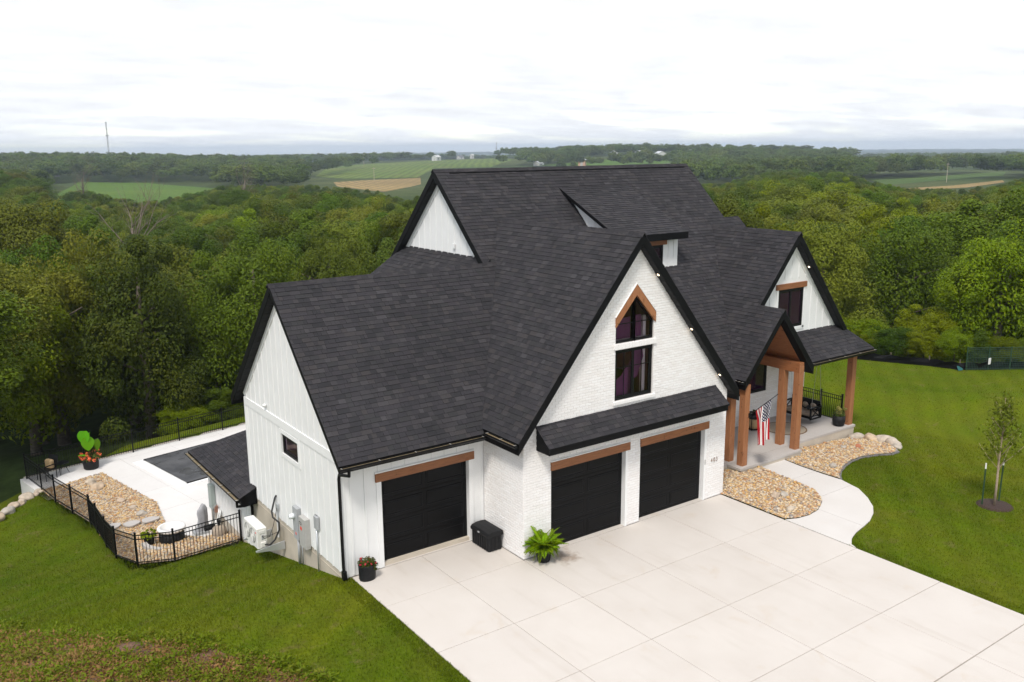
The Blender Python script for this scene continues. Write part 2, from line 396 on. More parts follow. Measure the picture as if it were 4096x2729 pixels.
class B:
    def __init__(s): s.v, s.f = [], []
    def add(s, vs, fs):
        k = len(s.v); s.v += [Vector(p) for p in vs]; s.f += [[i + k for i in f] for f in fs]; return s
    def box(s, x0, y0, z0, x1, y1, z1, mx=None):
        vs = [Vector((x, y, z)) for z in (z0, z1) for y in (y0, y1) for x in (x0, x1)]
        if mx is not None: vs = [mx @ p for p in vs]
        return s.add(vs, [(0, 2, 3, 1), (4, 5, 7, 6), (0, 1, 5, 4), (2, 6, 7, 3), (0, 4, 6, 2), (1, 3, 7, 5)])
    def cbox(s, x0, y0, z0, x1, y1, z1, b=.01):
        """box with chamfered top and vertical edges"""
        r = [(x0 + b, y0), (x1 - b, y0), (x1, y0 + b), (x1, y1 - b), (x1 - b, y1), (x0 + b, y1), (x0, y1 - b), (x0, y0 + b)]
        cx, cy = (x0 + x1) / 2, (y0 + y1) / 2
        ins = [(x + (b if x < cx else -b), y + (b if y < cy else -b)) for x, y in r]
        vs = [(x, y, z0) for x, y in r] + [(x, y, z1 - b) for x, y in r] + [(x, y, z1) for x, y in ins]
        fs = [tuple(range(7, -1, -1)), tuple(range(16, 24))]
        for i in range(8):
            j = (i + 1) % 8
            fs += [(i, j, 8 + j, 8 + i), (8 + i, 8 + j, 16 + j, 16 + i)]
        return s.add(vs, fs)
    def prism(s, poly, vec):
        n = len(poly); vec = Vector(vec); p = [Vector(q) for q in poly]
        return s.add(p + [q + vec for q in p], [tuple(range(n)), tuple(range(2 * n - 1, n - 1, -1))] + [(i, n + i, n + (i + 1) % n, (i + 1) % n) for i in range(n)])
    def tube(s, path, rad, n=8, cap=True):
        path = [Vector(p) for p in path]
        if not hasattr(rad, '__len__'): rad = [rad] * len(path)
        rings = []
        prev = None
        for i, p in enumerate(path):
            d = (path[min(i + 1, len(path) - 1)] - path[max(i - 1, 0)]).normalized()
            if prev is None:
                a = Vector((0, 0, 1)) if abs(d.z) < .9 else Vector((1, 0, 0))
                u = d.cross(a).normalized()
            else:
                u = (prev - d * prev.dot(d)).normalized()
            prev = u; w = d.cross(u)
            rings.append([p + (u * math.cos(2 * math.pi * k / n) + w * math.sin(2 * math.pi * k / n)) * rad[i] for k in range(n)])
        vs = [q for r in rings for q in r]; fs = []
        for i in range(len(rings) - 1):
            for k in range(n): fs.append((i * n + k, i * n + (k + 1) % n, (i + 1) * n + (k + 1) % n, (i + 1) * n + k))
        if cap: fs += [tuple(range(n - 1, -1, -1)), tuple(range((len(rings) - 1) * n, len(rings) * n))]
        return s.add(vs, fs)
    def lathe(s, prof, n=20, c=(0, 0, 0), sx=1, sy=1):
        c = Vector(c); vs = []; fs = []
        for r, z in prof:
            for k in range(n):
                a = 2 * math.pi * k / n; vs.append(c + Vector((r * math.cos(a) * sx, r * math.sin(a) * sy, z)))
        for i in range(len(prof) - 1):
            for k in range(n): fs.append((i * n + k, i * n + (k + 1) % n, (i + 1) * n + (k + 1) % n, (i + 1) * n + k))
        fs += [tuple(range(n - 1, -1, -1)), tuple(range((len(prof) - 1) * n, len(prof) * n))]
        return s.add(vs, fs)
    def obj(s, name, mat, parent=None, smooth=False, recalc=True):
        return mesh_obj(name, s.v, s.f, mat, parent, smooth, recalc)
def tag(o, label=None, cat=None, group=None, kind=None):
    if label: o['label'] = label
    if cat: o['category'] = cat
    if group: o['group'] = group
    if kind: o['kind'] = kind
    return o
def thing(name, label, cat, loc=(0, 0, 0), rz=0, group=None):
    o = bpy.data.objects.new(name, None); o.empty_display_size = .1
    o.location = loc; o.rotation_euler = (0, 0, rz); col.objects.link(o)
    return tag(o, label, cat, group)
def struct(o): return tag(o, kind='structure')
def copy_to(src, parent, loc=(0, 0, 0), rot=(0, 0, 0), scale=(1, 1, 1), name=None):
    c = src.copy(); col.objects.link(c); c.parent = parent
    c.location = loc; c.rotation_euler = rot; c.scale = scale
    if name: c.name = name
    return c
def clip2(subj, a, b, c):
    """keep the part of the 2D polygon where a*u + b*v <= c"""
    out = []
    for i in range(len(subj)):
        p, q = subj[i], subj[(i + 1) % len(subj)]
        dp, dq = a * p[0] + b * p[1] - c, a * q[0] + b * q[1] - c
        if dp <= 0: out.append(p)
        if (dp < 0) != (dq < 0) and dp != dq:
            k = dp / (dp - dq); out.append((p[0] + (q[0] - p[0]) * k, p[1] + (q[1] - p[1]) * k))
    return out
def clip_rect(poly, u0, u1, v0, v1):
    for a, b, c in ((1, 0, u1), (-1, 0, -u0), (0, 1, v1), (0, -1, -v0)):
        poly = clip2(poly, a, b, c)
        if len(poly) < 3: return []
    r = []
    for p in poly:
        if not r or math.hypot(p[0] - r[-1][0], p[1] - r[-1][1]) > 1e-4: r.append(p)
    if len(r) > 2 and math.hypot(r[0][0] - r[-1][0], r[0][1] - r[-1][1]) < 1e-4: r.pop()
    return r if len(r) > 2 else []
def area2(p): return abs(sum(p[i][0] * p[(i + 1) % len(p)][1] - p[(i + 1) % len(p)][0] * p[i][1] for i in range(len(p)))) / 2
def inside(p, poly):
    r = False; x, y = p
    for i in range(len(poly)):
        (x0, y0), (x1, y1) = poly[i], poly[i - 1]
        if (y0 > y) != (y1 > y) and x < (x1 - x0) * (y - y0) / (y1 - y0) + x0: r = not r
    return r

#TERRAIN_BEGIN
def sm(a, b, t):
    t = min(1., max(0., (t - a) / (b - a))); return t * t * (3 - 2 * t)
def pad_d(x, y):
    d = max((x + 9.05) * -.686 + (y - 21.4) * .727, (y - 25.9) - .19 * (x + 2), (x - 26.2) * .79 + (y - 9.4) * .615, (-40 - x))
    return d
def yard(x, y):
    if x < 6:
        z = -(max(0., y - 1.9)) * .245 if y < 10 else -1.985 - .7 * (sm(9., 14.5, y) - .0867)
        z += -.02 * max(0., -4.2 - x) * sm(-1., 4., y)
        z -= .03
    else:
        s = (x - 8) * .79 + (y + 2) * .615
        z = -.03 - .35 * sm(4., 11., s) + .75 * sm(10.5, 15., s)
        z -= 1.5 * sm(6, 14, y) * sm(20, 14, x)
    return z
def far_z(x, y):
    D = math.hypot(x + 13, y + 18)
    z = -8.5 - 3.0 * sm(150, 900, D) - 5 * sm(1200, 2600, D)
    z += (1.6 * math.sin(x / 310 + 1.3) * math.cos(y / 270) + 1.2 * math.sin(x / 170 + y / 230)) * sm(120, 400, D)
    z += 14.0 * math.exp(-(((x - 90) / 250) ** 2 + ((y - 880) / 270) ** 2))
    z += 12.5 * math.exp(-(((x - 690) / 300) ** 2 + ((y - 680) / 260) ** 2))
    z += 8.0 * math.exp(-(((x - 700) / 330) ** 2 + ((y - 1130) / 330) ** 2))
    z += 5.0 * math.exp(-(((x - 560) / 200) ** 2 + ((y - 130) / 260) ** 2))
    z += 3.5 * math.exp(-(((x - 90) / 70) ** 2 + ((y - 50) / 60) ** 2))
    z += 8 * math.sin(x / 1300 + 2.) * math.sin(y / 1100 + .6) * sm(1800, 3500, D)
    return z
def ground(x, y):
    d = pad_d(x, y)
    z = yard(x, y)
    z -= 1.0 * sm(-.2, 1.8, d) 
    k = sm(1.0, 26., d)
    return z * (1 - k) + far_z(x, y) * k
#TERRAIN_END

def to_px(P):
    v = Vector(P) - CAM; d = v.dot(fwd)
    return (2048 + 3526.637 * v.dot(r2) / d, 1364.5 - 3526.637 * v.dot(u2) / d, d)

# ------------------------------------------------------------------ ground sheets
def grid_sheet(name, xs, ys, zf, mat, keep=None):
    vs, idx, fs = [], {}, []
    for j, y in enumerate(ys):
        for i, x in enumerate(xs):
            idx[i, j] = len(vs); vs.append((x, y, zf(x, y)))
    for j in range(len(ys) - 1):
        for i in range(len(xs) - 1):
            if keep is None or keep((xs[i] + xs[i + 1]) / 2, (ys[j] + ys[j + 1]) / 2):
                fs.append((idx[i, j], idx[i + 1, j], idx[i + 1, j + 1], idx[i, j + 1]))
    return mesh_obj(name, vs, fs, mat, smooth=True)
# big terrain: polar sheet round the house to the horizon
radii = [0, 8, 14, 20, 25, 30, 35, 40, 46, 53, 61, 70, 80, 92, 106, 122, 140, 160, 185, 215, 250, 290, 340, 400, 470, 550, 640, 750, 880, 1030, 1200, 1400, 1650, 1950, 2300, 2800, 3400, 4200, 5200, 6500, 8200]
NA = 220
tv, tf = [(0, 0, -2.8)], []
for r_ in radii[1:]:
    for k in range(NA):
        a = 2 * math.pi * k / NA; x, y = r_ * math.cos(a), r_ * math.sin(a)
        tv.append((x, y, ground(x, y) - 1.2 * (1 - sm(1.5, 5., pad_d(x, y)))))
for k in range(NA): tf.append((0, 1 + k, 1 + (k + 1) % NA))
for i in range(len(radii) - 2):
    for k in range(NA):
        a, b = 1 + i * NA + k, 1 + i * NA + (k + 1) % NA
        tf.append((a, a + NA, b + NA, b))
struct(mesh_obj('terrain', tv, tf, 'terrain', smooth=True))

PATIO_Z = -2.70
PATIO = [(-9.0, 21.4), (-7.88, 21.54), (-6.59, 21.91), (-5.56, 17.03), (-5.85, 14.4), (-5.75, 12.9), (-5.2, 11.9), (-4.4, 11.6), (6.0, 11.6), (6.0, 26.2), (-9.37, 23.35)]
GRAVEL_L = [(-9.0, 21.35), (-7.88, 21.6), (-6.59, 21.97), (-5.54, 17.03), (-5.84, 14.4), (-5.74, 12.9), (-5.19, 11.9), (-4.38, 11.6), (-4.38, 10.17), (-6.67, 10.02), (-7.63, 10.70), (-7.93, 12.44), (-7.96, 15.5), (-8.01, 16.52), (-8.37, 18.11), (-8.72, 19.66)]
def gravel_z(x, y):
    if x < 0: return max(PATIO_Z + .015, yard(x, y) + .05)
    return max(yard(x, y) + .06, -.4)
def lawn_z(x, y):
    d = pad_d(x, y); z = ground(x, y)
    if d > 3: z -= (d - 3)
    if y > 10 and x < 7 and (inside((x, y), PATIO) or inside((x, y), GRAVEL_L)): z -= .5
    return z
xs = list(np.arange(-46, -20, 1.0)) + list(np.arange(-20, 20, .4)) + list(np.arange(20, 46, .7))
ys = list(np.arange(-46, -14, 1.2)) + list(np.arange(-14, 27, .4))
struct(grid_sheet('lawn', [float(a) for a in xs], [float(a) for a in ys], lawn_z, 'lawn', lambda x, y: pad_d(x, y) < 6))

# driveway: recessed joint bed and separate slabs
DX = [-4.2, -2.115, -.012, 2.585, 5.2, 7.84]; DY = [1.86, -.012, -2.5, -4.9, -7.31, -9.55, -12.2, -15.0, -18, -21, -24]
drive = struct(B().box(-4.17, -24, -.08, 7.82, 1.9, -.016).obj('driveway', 'joint_dark'))
walk_L = [(10.85, .86), (10.69, -.03), (10.61, -.99), (10.5, -1.63), (10.1, -2.15), (9.8, -2.38), (9.27, -2.64), (8.7, -2.73), (8.25, -2.67), (7.85, -2.49)]
walk_R = [(12.12, .86), (12.02, .06), (12.0, -.87), (12.03, -1.56), (11.79, -2.36), (11.35, -2.97), (10.84, -3.49), (10.39, -3.79), (9.78, -4.06), (9.17, -4.2), (8.75, -4.29), (8.3, -4.45), (7.95, -4.68), (7.85, -4.9)]
for j in range(len(DY) - 1):
    for i in range(len(DX) - 1):
        x0, x1, y1, y0 = DX[i] + .007, DX[i + 1] - .007, DY[j] - (.02 if j == 5 else .007), DY[j + 1] + .007
        if j == 0 and i >= 2: continue
        dz = rnd.uniform(-.002, .002)
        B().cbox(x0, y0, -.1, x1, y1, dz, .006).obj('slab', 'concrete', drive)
def poly_slab(name, poly, z0, z1, mat, parent=None):
    return B().prism([(x, y, z0) for x, y in poly], (0, 0, z1 - z0)).obj(name, mat, parent)
walkway = struct(poly_slab('walkway', [(7.86, -2.5), (7.86, -4.88)] + walk_R[::-1][1:] + walk_L[:-1], -.1, -.014, 'joint_dark'))
wl_full = [(7.862, -2.506), (7.862, -4.88)] + walk_R[::-1][1:] + walk_L[:-1]
for (a, b, c, a2, b2, c2) in [(1, 0, 9.3, -1, 0, -7), (0, 1, -2.05, -1, 0, -9.312), (0, 1, -.55, 0, -1, 2.038), (0, 1, .87, 0, -1, .538)]:
    pc = clip2(clip2(wl_full, a, b, c), a2, b2, c2)
    if len(pc) > 2: poly_slab('slab', pc, -.1, .001, 'concrete_walk', walkway)

# patio round the pool
U, Vv = Vector((.983, .186, 0)), Vector((-.186, .983, 0))
patio = struct(poly_slab('patio', PATIO, PATIO_Z - .5, PATIO_Z - .014, 'joint_dark'))
POOL0 = Vector((-3.94, 18.49, 0)); POOL_W, POOL_H = 9.0, 4.1
o_ = POOL0 - U * 8 - Vv * 9
for i in range(8):
    for j in range(7):
        a = o_ + U * (2.45 * i) + Vv * (2.35 * j); b = a + U * 2.44; c = b + Vv * 2.34; d = a + Vv * 2.34
        cell = [(p.x, p.y) for p in (a, b, c, d)]
        pc = list(PATIO)
        for k in range(4):
            p, q = cell[k], cell[(k + 1) % 4]
            nx, ny = q[1] - p[1], p[0] - q[0]
            pc = clip2(pc, nx, ny, nx * p[0] + ny * p[1])
            if len(pc) < 3: break
        if len(pc) > 2 and area2(pc) > .02: poly_slab('slab', pc, PATIO_Z - .1, PATIO_Z + rnd.uniform(-.001, .001), 'patio_concrete', patio)
# retaining wall on the low side of the patio
rw = thing('retaining_wall', 'pale concrete retaining wall under the back left corner of the pool patio', 'retaining wall', (-9.2, 22.4, -5))
rw_bm = B()
for (x0, y0), (x1, y1) in (((-9.37, 23.35), (-9.0, 21.4)), ((6.0, 26.2), (-9.37, 23.35))):
    n = Vector((y1 - y0, x0 - x1, 0)).normalized() * -.2
    w = B().prism([(x0 + 9.2, y0 - 22.4, -1), (x1 + 9.2, y1 - 22.4, -1), (x1 + 9.2 - n.x, y1 - 22.4 - n.y, -1), (x0 + 9.2 - n.x, y0 - 22.4 - n.y, -1)], (0, 0, 3.304))
    w.obj('wall_panel', 'foundation' if x0 > 0 else 'patio_concrete', rw)

# pool with its dark cover
pool = thing('pool_cover', 'dark grey swimming pool cover with puddles and wrinkles on the pale patio', 'pool cover', (POOL0.x, POOL0.y, PATIO_Z), math.atan2(U.y, U.x))
nx_, ny_ = 46, 24
vs, fs = [], []
for j in range(ny_ + 1):
    for i in range(nx_ + 1):
        a, b = i / nx_, j / ny_
        e = min(a, 1 - a, b * POOL_H / POOL_W, (1 - b) * POOL_H / POOL_W) * POOL_W
        z = .05 - .03 * sm(0, 1.2, e) + .012 * math.sin(9 * a + 14 * b) * math.sin(31 * b) * (1 - sm(.1, 1.2, e)) + .02 * (1 - sm(.0, .5, (1 - b) * POOL_H)) * abs(math.sin(40 * a + 6 * math.sin(9 * a)))
        vs.append((a * POOL_W, b * POOL_H, z))
for j in range(ny_):
    for i in range(nx_):
        k = j * (nx_ + 1) + i; fs.append((k, k + 1, k + nx_ + 2, k + nx_ + 1))
mesh_obj('fabric', vs, fs, 'pool_cover_fabric', pool, True)
B().box(-.48, -.20, -.02, POOL_W + .16, POOL_H + .16, .018).obj('coping', 'white_trim', pool)
B().tube([(-.02, POOL_H + .02, .05), (3, POOL_H + .03, .05), (POOL_W, POOL_H + .02, .05)], .035, 6).obj('edge_tube', 'black_plastic', pool, True)
B().tube([(-.02, 0, .04), (POOL_W, 0, .04)], .03, 6).obj('edge_tube', 'black_plastic', pool, True)

# porch slab
porch = struct(poly_slab('porch', [(7.96, 1.38), (9.76, 1.38), (9.8, .82), (13.02, .80), (13.02, 1.38), (17.2, 1.43), (17.2, 4.2), (7.96, 4.2)], -.5, .10, 'foundation'))
for pc in ([(7.96, 1.385), (17.24, 1.40), (17.24, 4.0), (7.96, 4.0)], [(9.74, .80), (13.06, .78), (13.06, 1.378), (9.74, 1.378)]):
    for x0, x1 in ((7.9, 11.4), (11.406, 14.6), (14.606, 18)):
        c_ = clip2(clip2(pc, 1, 0, x1), -1, 0, -x0)
        if len(c_) > 2: poly_slab('slab', c_, .101, .18, 'concrete_porch', porch)

# ------------------------------------------------------------------ gravel beds
def ico():
    bm = bmesh.new(); bmesh.ops.create_icosphere(bm, subdivisions=1, radius=1)
    v = np.array([p.co[:] for p in bm.verts]); f = np.array([[q.index for q in p.verts] for p in bm.faces]); bm.free()
    return v, f
ICO_V, ICO_F = ico()
def gravel(name, poly, dens, seed):
    rg = np.random.RandomState(seed)
    x0, x1 = min(p[0] for p in poly), max(p[0] for p in poly); y0, y1 = min(p[1] for p in poly), max(p[1] for p in poly)
    n = int((x1 - x0) * (y1 - y0) * dens)
    P = np.column_stack([rg.uniform(x0, x1, n), rg.uniform(y0, y1, n)])
    P = np.array([p for p in P if inside(p, poly)])
    n = len(P); z = np.array([gravel_z(*p) for p in P])
    s = rg.gamma(9, .0036, n).clip(.016, .065)[:, None] * np.column_stack([rg.uniform(.8, 1.3, n), rg.uniform(.7, 1.1, n), rg.uniform(.45, .7, n)])
    a = rg.uniform(0, 6.283, n); ca, sa = np.cos(a), np.sin(a)
    V = ICO_V[None] * (1 + rg.uniform(-.16, .16, (n, len(ICO_V), 1))) * s[:, None, :]
    X = V[:, :, 0] * ca[:, None] - V[:, :, 1] * sa[:, None]; Y = V[:, :, 0] * sa[:, None] + V[:, :, 1] * ca[:, None]
    V = np.stack([X + P[:, 0:1], Y + P[:, 1:2], V[:, :, 2] + (z + s[:, 2] * rg.uniform(.1, .9, n))[:, None]], axis=2)
    F = (ICO_F[None] + (np.arange(n) * len(ICO_V))[:, None, None]).reshape(-1, 3)
    me = bpy.data.meshes.new(name); V = V.reshape(-1, 3)
    me.vertices.add(len(V)); me.vertices.foreach_set('co', V.astype(np.float32).ravel())
    me.loops.add(F.size); me.loops.foreach_set('vertex_index', F.astype(np.int32).ravel())
    me.polygons.add(len(F)); me.polygons.foreach_set('loop_start', np.arange(0, F.size, 3, dtype=np.int32))
    me.polygons.foreach_set('use_smooth', np.ones(len(F), bool))
    me.update(calc_edges=True); me.materials.append(MATS['gravel_stone'])
    o = bpy.data.objects.new(name, me); col.objects.link(o)
    return o
BED_A = [(7.85, -.02), (7.955, -.02), (7.955, 1.36), (9.74, 1.36), (9.78, .8), (10.83, .8)] + walk_L[1:9] + [(7.85, -2.46)]
BED_A = [(x + (-.01 if x > 9 else 0), y) for x, y in BED_A]
BED_B = [(12.14, .78), (13.04, .76), (13.04, 1.36), (17.15, 1.36), (17.2, .7), (17.25, .28), (17.14, -.15), (16.91, -.47), (16.56, -.82), (16.04, -.86), (15.54, -.65), (14.74, -.5), (13.9, -.6), (13.22, -.80), (12.27, -1.30), (12.06, -1.5), (12.02, -.87), (12.04, .06)]
for nm, poly, dens, seed, lab in (('gravel', GRAVEL_L, 430, 1, 'tan and grey river rock bed inside the black pool fence'), ('gravel', BED_A, 560, 2, 'tan river rock bed between the driveway, walkway and porch'), ('gravel', BED_B, 520, 3, 'tan river rock bed along the porch front right of the walkway')):
    tag(gravel(nm, poly, dens, seed), lab, 'gravel', kind='stuff')
    base = []
    gx0, gx1 = min(p[0] for p in poly), max(p[0] for p in poly); gy0, gy1 = min(p[1] for p in poly), max(p[1] for p in poly)
    bs = B(); st = .5
    for i in range(int((gx1 - gx0) / st) + 1):
        for j in range(int((gy1 - gy0) / st) + 1):
            pc = clip_rect(poly, gx0 + i * st, gx0 + (i + 1) * st, gy0 + j * st, gy0 + (j + 1) * st)
            if pc: bs.add([(x, y, gravel_z(x, y) - .004) for x, y in pc], [tuple(range(len(pc)))])
    struct(bs.obj('gravel_bed', 'leather_stone', recalc=True))
# dark edging kerb on the lawn side of the right bed
edge = [(12.05, -1.53), (12.25, -1.34), (12.7, -1.06), (13.22, -.85), (13.9, -.65), (14.74, -.55), (15.54, -.70), (16.04, -.92), (16.58, -.87), (16.93, -.48)]
eb = []
for k in range(len(edge) - 1):
    a, b = Vector(edge[k]), Vector(edge[k + 1]); n = max(1, int((b - a).length / .3))
    for q in range(n): eb.append(a + (b - a) * q / n)
eb.append(Vector(edge[-1]))
ke = thing('edging_kerb', 'dark curving edging kerb between the right river rock bed and the lawn', 'edging', (edge[0][0], edge[0][1], -.1))
for k in range(len(eb) - 1):
    a, b = eb[k], eb[k + 1]; d = (b - a).normalized() * .005; nn = Vector((-d.y, d.x)).normalized() * .05
    z = gravel_z(*((a + b) / 2))
    B().prism([(p.x - edge[0][0], p.y - edge[0][1], z) for p in (a + d - nn, b - d - nn, b - d + nn, a + d + nn)], (0, 0, .075)).obj('block', 'curb_dark', ke)

# ------------------------------------------------------------------ grass blades, weeds
def blades(name, pts, zs, h, w, seed, mat):
    rg = np.random.RandomState(seed); n = len(pts)
    a = rg.uniform(0, 6.283, n); hh = h * rg.uniform(.5, 1.3, n); ww = w * rg.uniform(.6, 1.3, n)
    lean = rg.uniform(0, .8, n) * hh; la = rg.uniform(0, 6.283, n)
    A = np.column_stack([pts[:, 0] - np.cos(a) * ww, pts[:, 1] - np.sin(a) * ww, zs - .01])
    Bq = np.column_stack([pts[:, 0] + np.cos(a) * ww, pts[:, 1] + np.sin(a) * ww, zs - .01])
    Cq = np.column_stack([pts[:, 0] + np.cos(la) * lean, pts[:, 1] + np.sin(la) * lean, zs + hh])
    return quads_obj(name, np.stack([A, Bq, Cq], axis=1), mat, nper=3)
def vis_px(x, y, z, m=60):
    a, b, d = to_px((x, y, z)); return d > 1 and -m < a < 4096 + m and -m < b < 2729 + m
HOUSE_BOX = [(-4.4, 1.9), (0, 1.9), (0, 0), (7.95, 0), (7.95, 1.4), (17.2, 1.4), (17.2, 4.2), (18, 4.2), (18, 14), (-4.4, 14)]
DRIVE_POLY = [(-4.2, -24), (7.84, -24), (7.84, 1.9), (-4.2, 1.9)]
WEED_POLY = [(-30, 14), (-14.5, 11.0), (-11.83, 7.5), (-10.86, 5.2), (-9.98, 3.28), (-9.03, 1.53), (-8.14, .6), (-7.66, -.44), (-7.28, -1.21), (-6.9, -1.89), (-6.3, -4.5), (-6.0, -12), (-30, -12)]
walk_poly = wl_full
def on_lawn(x, y):
    for pl in (DRIVE_POLY, walk_poly, BED_A, BED_B, HOUSE_BOX, GRAVEL_L, PATIO, WEED_POLY):
        if inside((x, y), pl): return False
    return pad_d(x, y) < .6
rg = np.random.RandomState(5)
pts = []
for (x0, x1, y0, y1, dens) in ((-16, -4, -6, 8, 560), (-12, -4.2, 8, 22, 380), (-4.6, -4.17, -6, 2.2, 1500), (7.8, 8.2, -12, -4.5, 1100), (7.7, 16, -10, 1, 420), (11.9, 20, -7, 2, 260), (16, 31, -8, 10, 110)):
    n = int((x1 - x0) * (y1 - y0) * dens)
    P = np.column_stack([rg.uniform(x0, x1, n), rg.uniform(y0, y1, n)])
    v = P - np.array([CAM.x, CAM.y])
    dep = v[:, 0] * fwd.x + v[:, 1] * fwd.y; lat = v[:, 0] * rt.x + v[:, 1] * rt.y
    P = P[np.abs(lat) < dep * .66 + 1]
    pts += [p for p in P if on_lawn(*p)]
pts = np.array(pts); zs = np.array([ground(*p) for p in pts])
tag(blades('lawn_grass', pts, zs, .055, .011, 3, 'grass_blade'), 'short mown green grass covering the lawns round the house', 'grass', kind='stuff')
# weedy bare patch in front of the left lawn
wsheet = []
wb = B(); st = .5
for i in range(40):
    for j in range(60):
        pc = clip_rect(WEED_POLY, -26 + i * st, -26 + (i + 1) * st, -12 + j * st, -12 + (j + 1) * st)
        if pc: wb.add([(x, y, ground(x, y) + .02 + .03 * math.sin(x * 5) * math.sin(y * 4.3)) for x, y in pc], [tuple(range(len(pc)))])
struct(wb.obj('bare_soil', 'soil'))
def weeds(name, n, seed, mat, leaf, rad, hgt, edge_bias, per):
    rg = np.random.RandomState(seed); Q = []
    while len(Q) < n:
        x, y = rg.uniform(-15, -6), rg.uniform(-7, 12)
        ins = inside((x, y), WEED_POLY)
        if not ins and not (edge_bias and inside((x - .25, y - .35), WEED_POLY)): continue
        if not vis_px(x, y, ground(x, y), 150): continue
        cl = math.sin(x * 1.9 + 1) * math.sin(y * 2.3) + .5 * math.sin(x * 4.7 + y * 3.1)
        if rg.uniform(-1.3, 1.2) > cl: continue
        z = ground(x, y); s = rg.uniform(.5, 1.3)
        for k in range(per):
            a, r_ = rg.uniform(0, 6.28), rad * s * rg.uniform(0, 1) ** .5
            c = np.array([x + math.cos(a) * r_, y + math.sin(a) * r_, z + hgt * s * rg.uniform(.1, 1) * (1 - .5 * r_ / (rad * s + 1e-6))])
            d = np.array([math.cos(a), math.sin(a), rg.uniform(-.2, .9)]); d /= np.linalg.norm(d)
            u = np.cross(d, rg.normal(size=3)); u /= np.linalg.norm(u); L = leaf * s * rg.uniform(.6, 1.3)
            Q.append([c - d * L * .5, c + u * L * .22, c + d * L * .6, c - u * L * .22])
    return quads_obj(name, np.array(Q), mat)
tag(weeds('weeds', 30000, 1, 'weed_leaf', .075, .20, .20, True, 22), 'leafy green and yellow weeds over the bare soil patch', 'weeds', kind='stuff')
tag(weeds('dry_weeds', 34000, 2, 'weed_dry', .085, .28, .10, False, 14), 'brown dried weed stalks on the bare soil patch', 'weeds', kind='stuff')

# ------------------------------------------------------------------ the house
house = thing('farmhouse', 'white brick and board farmhouse with steep dark shingle roofs and black garage doors', 'house', (0, 0, 0))
T = .20
TABS, BRICKS = [], []          # every shingle tab and brick before sorting into pieces and the joined rest

def roof_plane(poly, shingles=True, name='roof', thick=T, expo=.143):
    P = [Vector(p) for p in poly]
    n = Vector((0, 0, 0))
    for i in range(len(P)): n += P[i].cross(P[(i + 1) % len(P)])
    n.normalize()
    if n.z < 0: n = -n
    deck = B().prism(P, (0, 0, -thick / n.z)).obj(name, 'fascia_black', house)
    if not shingles:
        c0 = sum(P, Vector()) / len(P)
        B().prism([p + (c0 - p).normalized() * .01 + n * .002 for p in P], n * .012).obj('shingle_sheet', 'shingle', deck)
        return deck
    upv = (Vector((0, 0, 1)) - n * n.z).normalized(); uu = upv.cross(n).normalized()
    O = min(P, key=lambda p: p.dot(upv))
    q = [((p - O).dot(uu), (p - O).dot(upv)) for p in P]
    vmax = max(p[1] for p in q); umin, umax = min(p[0] for p in q), max(p[0] for p in q)
    rg = random.Random(len(TABS) + 11)
    for c in range(int(vmax / expo) + 1):
        v0, v1 = c * expo - .012, (c + 1) * expo
        u = umin - rg.uniform(0, .3)
        while u < umax:
            w = rg.choice((.11, .15, .17, .2, .24, .28, .33)) * rg.uniform(.9, 1.1)
            pc = clip_rect(q, u, u + w - .004, v0, v1)
            u += w
            if not pc or area2(pc) < .0008: continue
            lift = .013 + rg.choice((0, 0, .005, .007)); jit = rg.uniform(0, .006)
            top, bot = [], []
            for a, b in pc:
                h = lift * (1 - .8 * (b - v0) / (v1 - v0)) + .002
                bb = b + (jit if b < v0 + .03 and c > 0 else 0)
                pt = O + uu * a + upv * bb
                top.append(pt + n * h); bot.append(pt - n * .004)
            m = len(pc)
            fs = [tuple(range(m))] + [(i, m + i, m + (i + 1) % m, (i + 1) % m) for i in range(m)]
            cen = sum(top, Vector()) / m
            full = area2(pc) > .8 * (w - .004) * (v1 - v0)
            TABS.append((top + bot, fs, deck, cen, n, full))
    return deck

def ridge_caps(a, b, n1, n2, parent, step=.2, wid=.13, name='ridge_cap'):
    a, b = Vector(a), Vector(b); d = (b - a); L = d.length; d.normalize()
    k = int(L / step)
    s1 = Vector(n1).cross(d).normalized(); s1 = -s1 if s1.z > 0 else s1
    s2 = Vector(n2).cross(d).normalized(); s2 = -s2 if s2.z > 0 else s2
    bm = B()
    cap = []
    for i in range(k):
        p, q = a + d * (i * step - .03), a + d * ((i + 1) * step)
        lo, hi = .017, .010
        m_ = Vector((0, 0, 1))
        vs = [p + s1 * wid + Vector(n1) * lo, p + m_ * (lo + .006), p + s2 * wid + Vector(n2) * lo, q + s1 * wid + Vector(n1) * hi, q + m_ * (hi + .006), q + s2 * wid + Vector(n2) * hi]
        lowv = [v - Vector((0, 0, .035)) for v in vs[:3]] + [v - Vector((0, 0, .03)) for v in vs[3:]]
        o = mesh_obj(name, vs + lowv, [(0, 1, 4, 3), (1, 2, 5, 4), (0, 6, 7, 1), (1, 7, 8, 2), (0, 3, 9, 6), (2, 8, 11, 5), (3, 4, 10, 9), (4, 5, 11, 10)], 'shingle', parent)

def nrm(v): return Vector(v).normalized()
